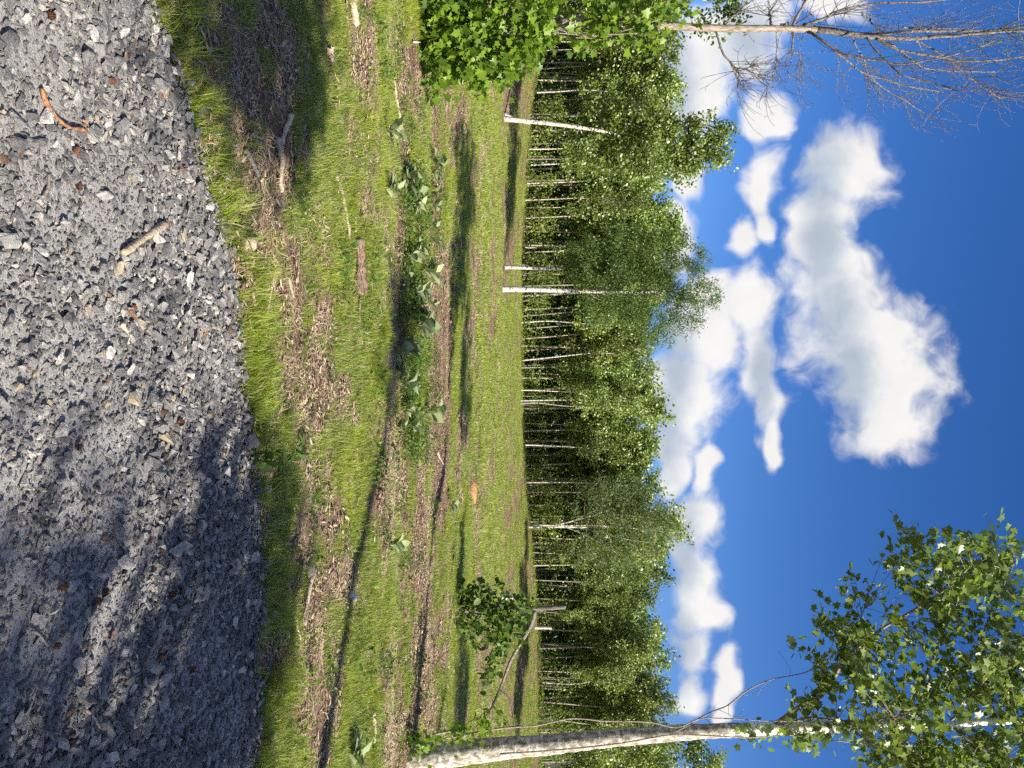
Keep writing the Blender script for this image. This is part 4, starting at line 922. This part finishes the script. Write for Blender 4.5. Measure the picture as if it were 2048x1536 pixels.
# pine cones
def cone_mesh(seed):
    g = np.random.default_rng(seed); mb = MB()
    tube(mb, spline([[-.022, 0, 0], [0, 0, 0], [.022, 0, 0]], 7), [.004, .011, .014, .014, .012, .008, .003], 8)
    for i in range(60):
        f = i / 60; x = -.022 + .044 * f; r = .016 * math.sin(math.pi * min(1, .18 + .78 * f)) ; a = i * 2.4
        d = np.array([.35, math.cos(a), math.sin(a)]); d /= np.linalg.norm(d); s = np.cross(d, [1, 0, 0]); s /= np.linalg.norm(s)
        c = np.array([x, math.cos(a) * r * .5, math.sin(a) * r * .5]); e = c + d * (.006 + r * .6)
        mb.add([c - s * .003, c + s * .003, e + s * .0055, e - s * .0055, e + [.003, 0, 0]], [np.array([[0, 1, 2, 3]]), np.array([[3, 2, 4]])])
    return mb.mesh('pine_cone', MT['cone'])
CM = [cone_mesh(k) for k in range(3)]
for (v, u, lab) in [(45, 31, 'dark pine cone in the corner by the big flat stones'), (102, 303, 'pine cone below the end of the curving bark strip'), (108, 373, 'pine cone between the bark strip and the thick weathered stick'), (178, 162, 'small reddish pine cone by the shaded gravel beyond the bark strip'),
                    (208, 112, 'dark pine cone inside the shade near the mulchy verge'), (109, 894, 'lone pine cone on the middle of the near gravel'), (285, 823, 'dark pine cone by the broken stone pile'), (228, 616, 'pine cone nestled in the broken stone pile'), (325, 845, 'pine cone above the broken stone pile'),
                    (73, 1173, 'pine cone leaning on a pale stone in shade'), (162, 1181, 'upper pine cone of the close pair on shaded gravel'), (143, 1202, 'lower larger pine cone of the close pair on shaded gravel'), (304, 1188, 'pine cone on fine gravel beyond the close pair'),
                    (366, 1058, 'larger pine cone of two near the lit gravel rim'), (349, 1056, 'smaller pine cone of two near the lit gravel rim'), (284, 1312, 'pine cone beside a brown flat stone on shaded gravel'), (346, 1338, 'black looking pine cone on fine gravel near the right verge'),
                    (92, 1482, 'pine cone by the lower right corner of the road'), (326, 1478, 'small pine cone near the right rim of the road'), (63, 1291, 'pine cone beside the thin dark twig on gravel'), (258, 1077, 'pine cone among straws on the middle gravel')]:
    g = G(u, v); o = link('pine_cone', CM[R_.integers(3)]); s = rnd(.48, .68); o.scale = (s, s, s)
    o.location = (g[0], g[1], max(g[2], float(rz(g[0], g[1]))) + .018); o.rotation_euler = (rnd(0, 6), R_.normal(0, .3), rnd(0, 6.28)); tag(o, lab, 'pine cone', 'pine cones on the gravel')
# broad-leaved plants in the hollow
def rosette(seed, nl=11, L=.30):
    g = np.random.default_rng(seed); mb = MB()
    for k in range(nl):
        a = g.uniform(0, 6.28); h = g.uniform(.02, .16); el = g.uniform(.1, .9)
        t = np.array([[math.cos(a) * math.cos(el), math.sin(a) * math.cos(el), math.sin(el)]])
        V, Fs = LF('broad'); nr = norm(np.array([[-math.cos(a) * math.sin(el), -math.sin(a) * math.sin(el), math.cos(el)]]) + g.normal(0, .25, (1, 3))); b_ = np.cross(t, nr)
        s = L * g.uniform(.55, 1.15); W = np.array([0, 0, h]) + s * (V[:, 0:1] * b_ * 1.35 + V[:, 1:2] * t + V[:, 2:3] * nr * .7)
        mb.add(W, Fs)
    tube(mb, [[0, 0, -.03], [0, 0, .16]], [.012, .008], 5)
    return mb.mesh('broadleaf_plant', MT['broad'], True)
RO = [rosette(500 + k, 9 + k * 2, .24 + .03 * (k % 3)) for k in range(5)]
sp = [(845, 822, 1.3, 'brightest broadleaf plant standing alone by the soil strip'), (798, 350, .8, 'broadleaf plant next to the grey log'), (860, 385, .9, 'broadleaf plant at the upper left end of the patch'), (765, 378, .7, 'small pale broadleaf plant before the hollow, nearer the road'), (760, 260, .7, 'small broadleaf plant among the sticks on the left'),
      (850, 200, .8, 'single broadleaf plant left of the soil strip'), (855, 320, .8, 'broadleaf plant just left of the patch'), (895, 1010, .8, 'broadleaf plant beyond the soil strip'), (770, 1090, .6, 'small dark plant beside the winding twig'), (690, 1510, .8, 'broadleaf plant in the lower right grass')]
k = 0
for q in range(46):
    u = 340 + 12. * q + R_.normal(0, 14); v = 795 + rnd(0, 66) - (12 if u > 640 else 0)
    if q % 2 and (u > 640 or q % 4 == 1): continue
    sp.append((v, u, rnd(.5, .95), '%s broadleaf plant along the wet hollow, counted from the grey log' % ORD[k])); k += 1
for (v, u, s, lab) in sp:
    g = G(u, v); o = link('broadleaf_plant', RO[R_.integers(5)]); o.location = g; o.scale = (s, s, s * rnd(.8, 1.1)); o.rotation_euler.z = rnd(0, 6.28)
    tag(o, lab, 'plant', 'broadleaf plants in the hollow')
# upright weed at the road edge
g = G(908, 488); t = empty('leafy_weed', g, 'dark upright leafy weed at the gravel edge', 'plant'); sm = MB(); cm = MB()
for k in range(3):
    p = spline([[.03 * k, 0, -.02], [.03 * k + R_.normal(0, .02), .0, .14], [.02 * k + R_.normal(0, .04), 0, rnd(.22, .34)]], 8); tube(sm, p, np.linspace(.004, .0015, 8), 4)
    for i in range(2, 8): leaves(cm, 'thin', p[[i, i, i]], .085, .9, droop=.1)
sm.build('stem', MT['shrub'], t, True); cm.build('foliage', MT['shrub'], t)
for (v, u, n, s, lab) in [(365, 232, 14, .07, 'small lobed weed at the shaded gravel edge'), (352, 45, 10, .07, 'little weed at the far left gravel edge'), (498, 850, 22, .06, 'feathery green weed at the lit gravel edge'), (488, 1170, 22, .06, 'low green weed on the shaded gravel rim'), (476, 1050, 14, .05, 'sparse weed creeping onto the gravel'), (470, 1460, 16, .06, 'green weed among pale stones at the right verge')]:
    g = G(u, v); mb = MB(); leaves(mb, 'lobed', R_.normal(0, .05, (n * 2, 3)) * [1, 1, .35] + [0, 0, .04], s * .42, 1., droop=-.1)
    for k in range(5): tube(mb, [[0, 0, -.01], R_.normal(0, .04, 3) * [1, 1, 0] + [0, 0, .045]], [.002, .001], 3)
    o = mb.build('small_weed', MT['vine']); o.location = g; tag(o, lab, 'plant', 'weeds at the gravel edge')
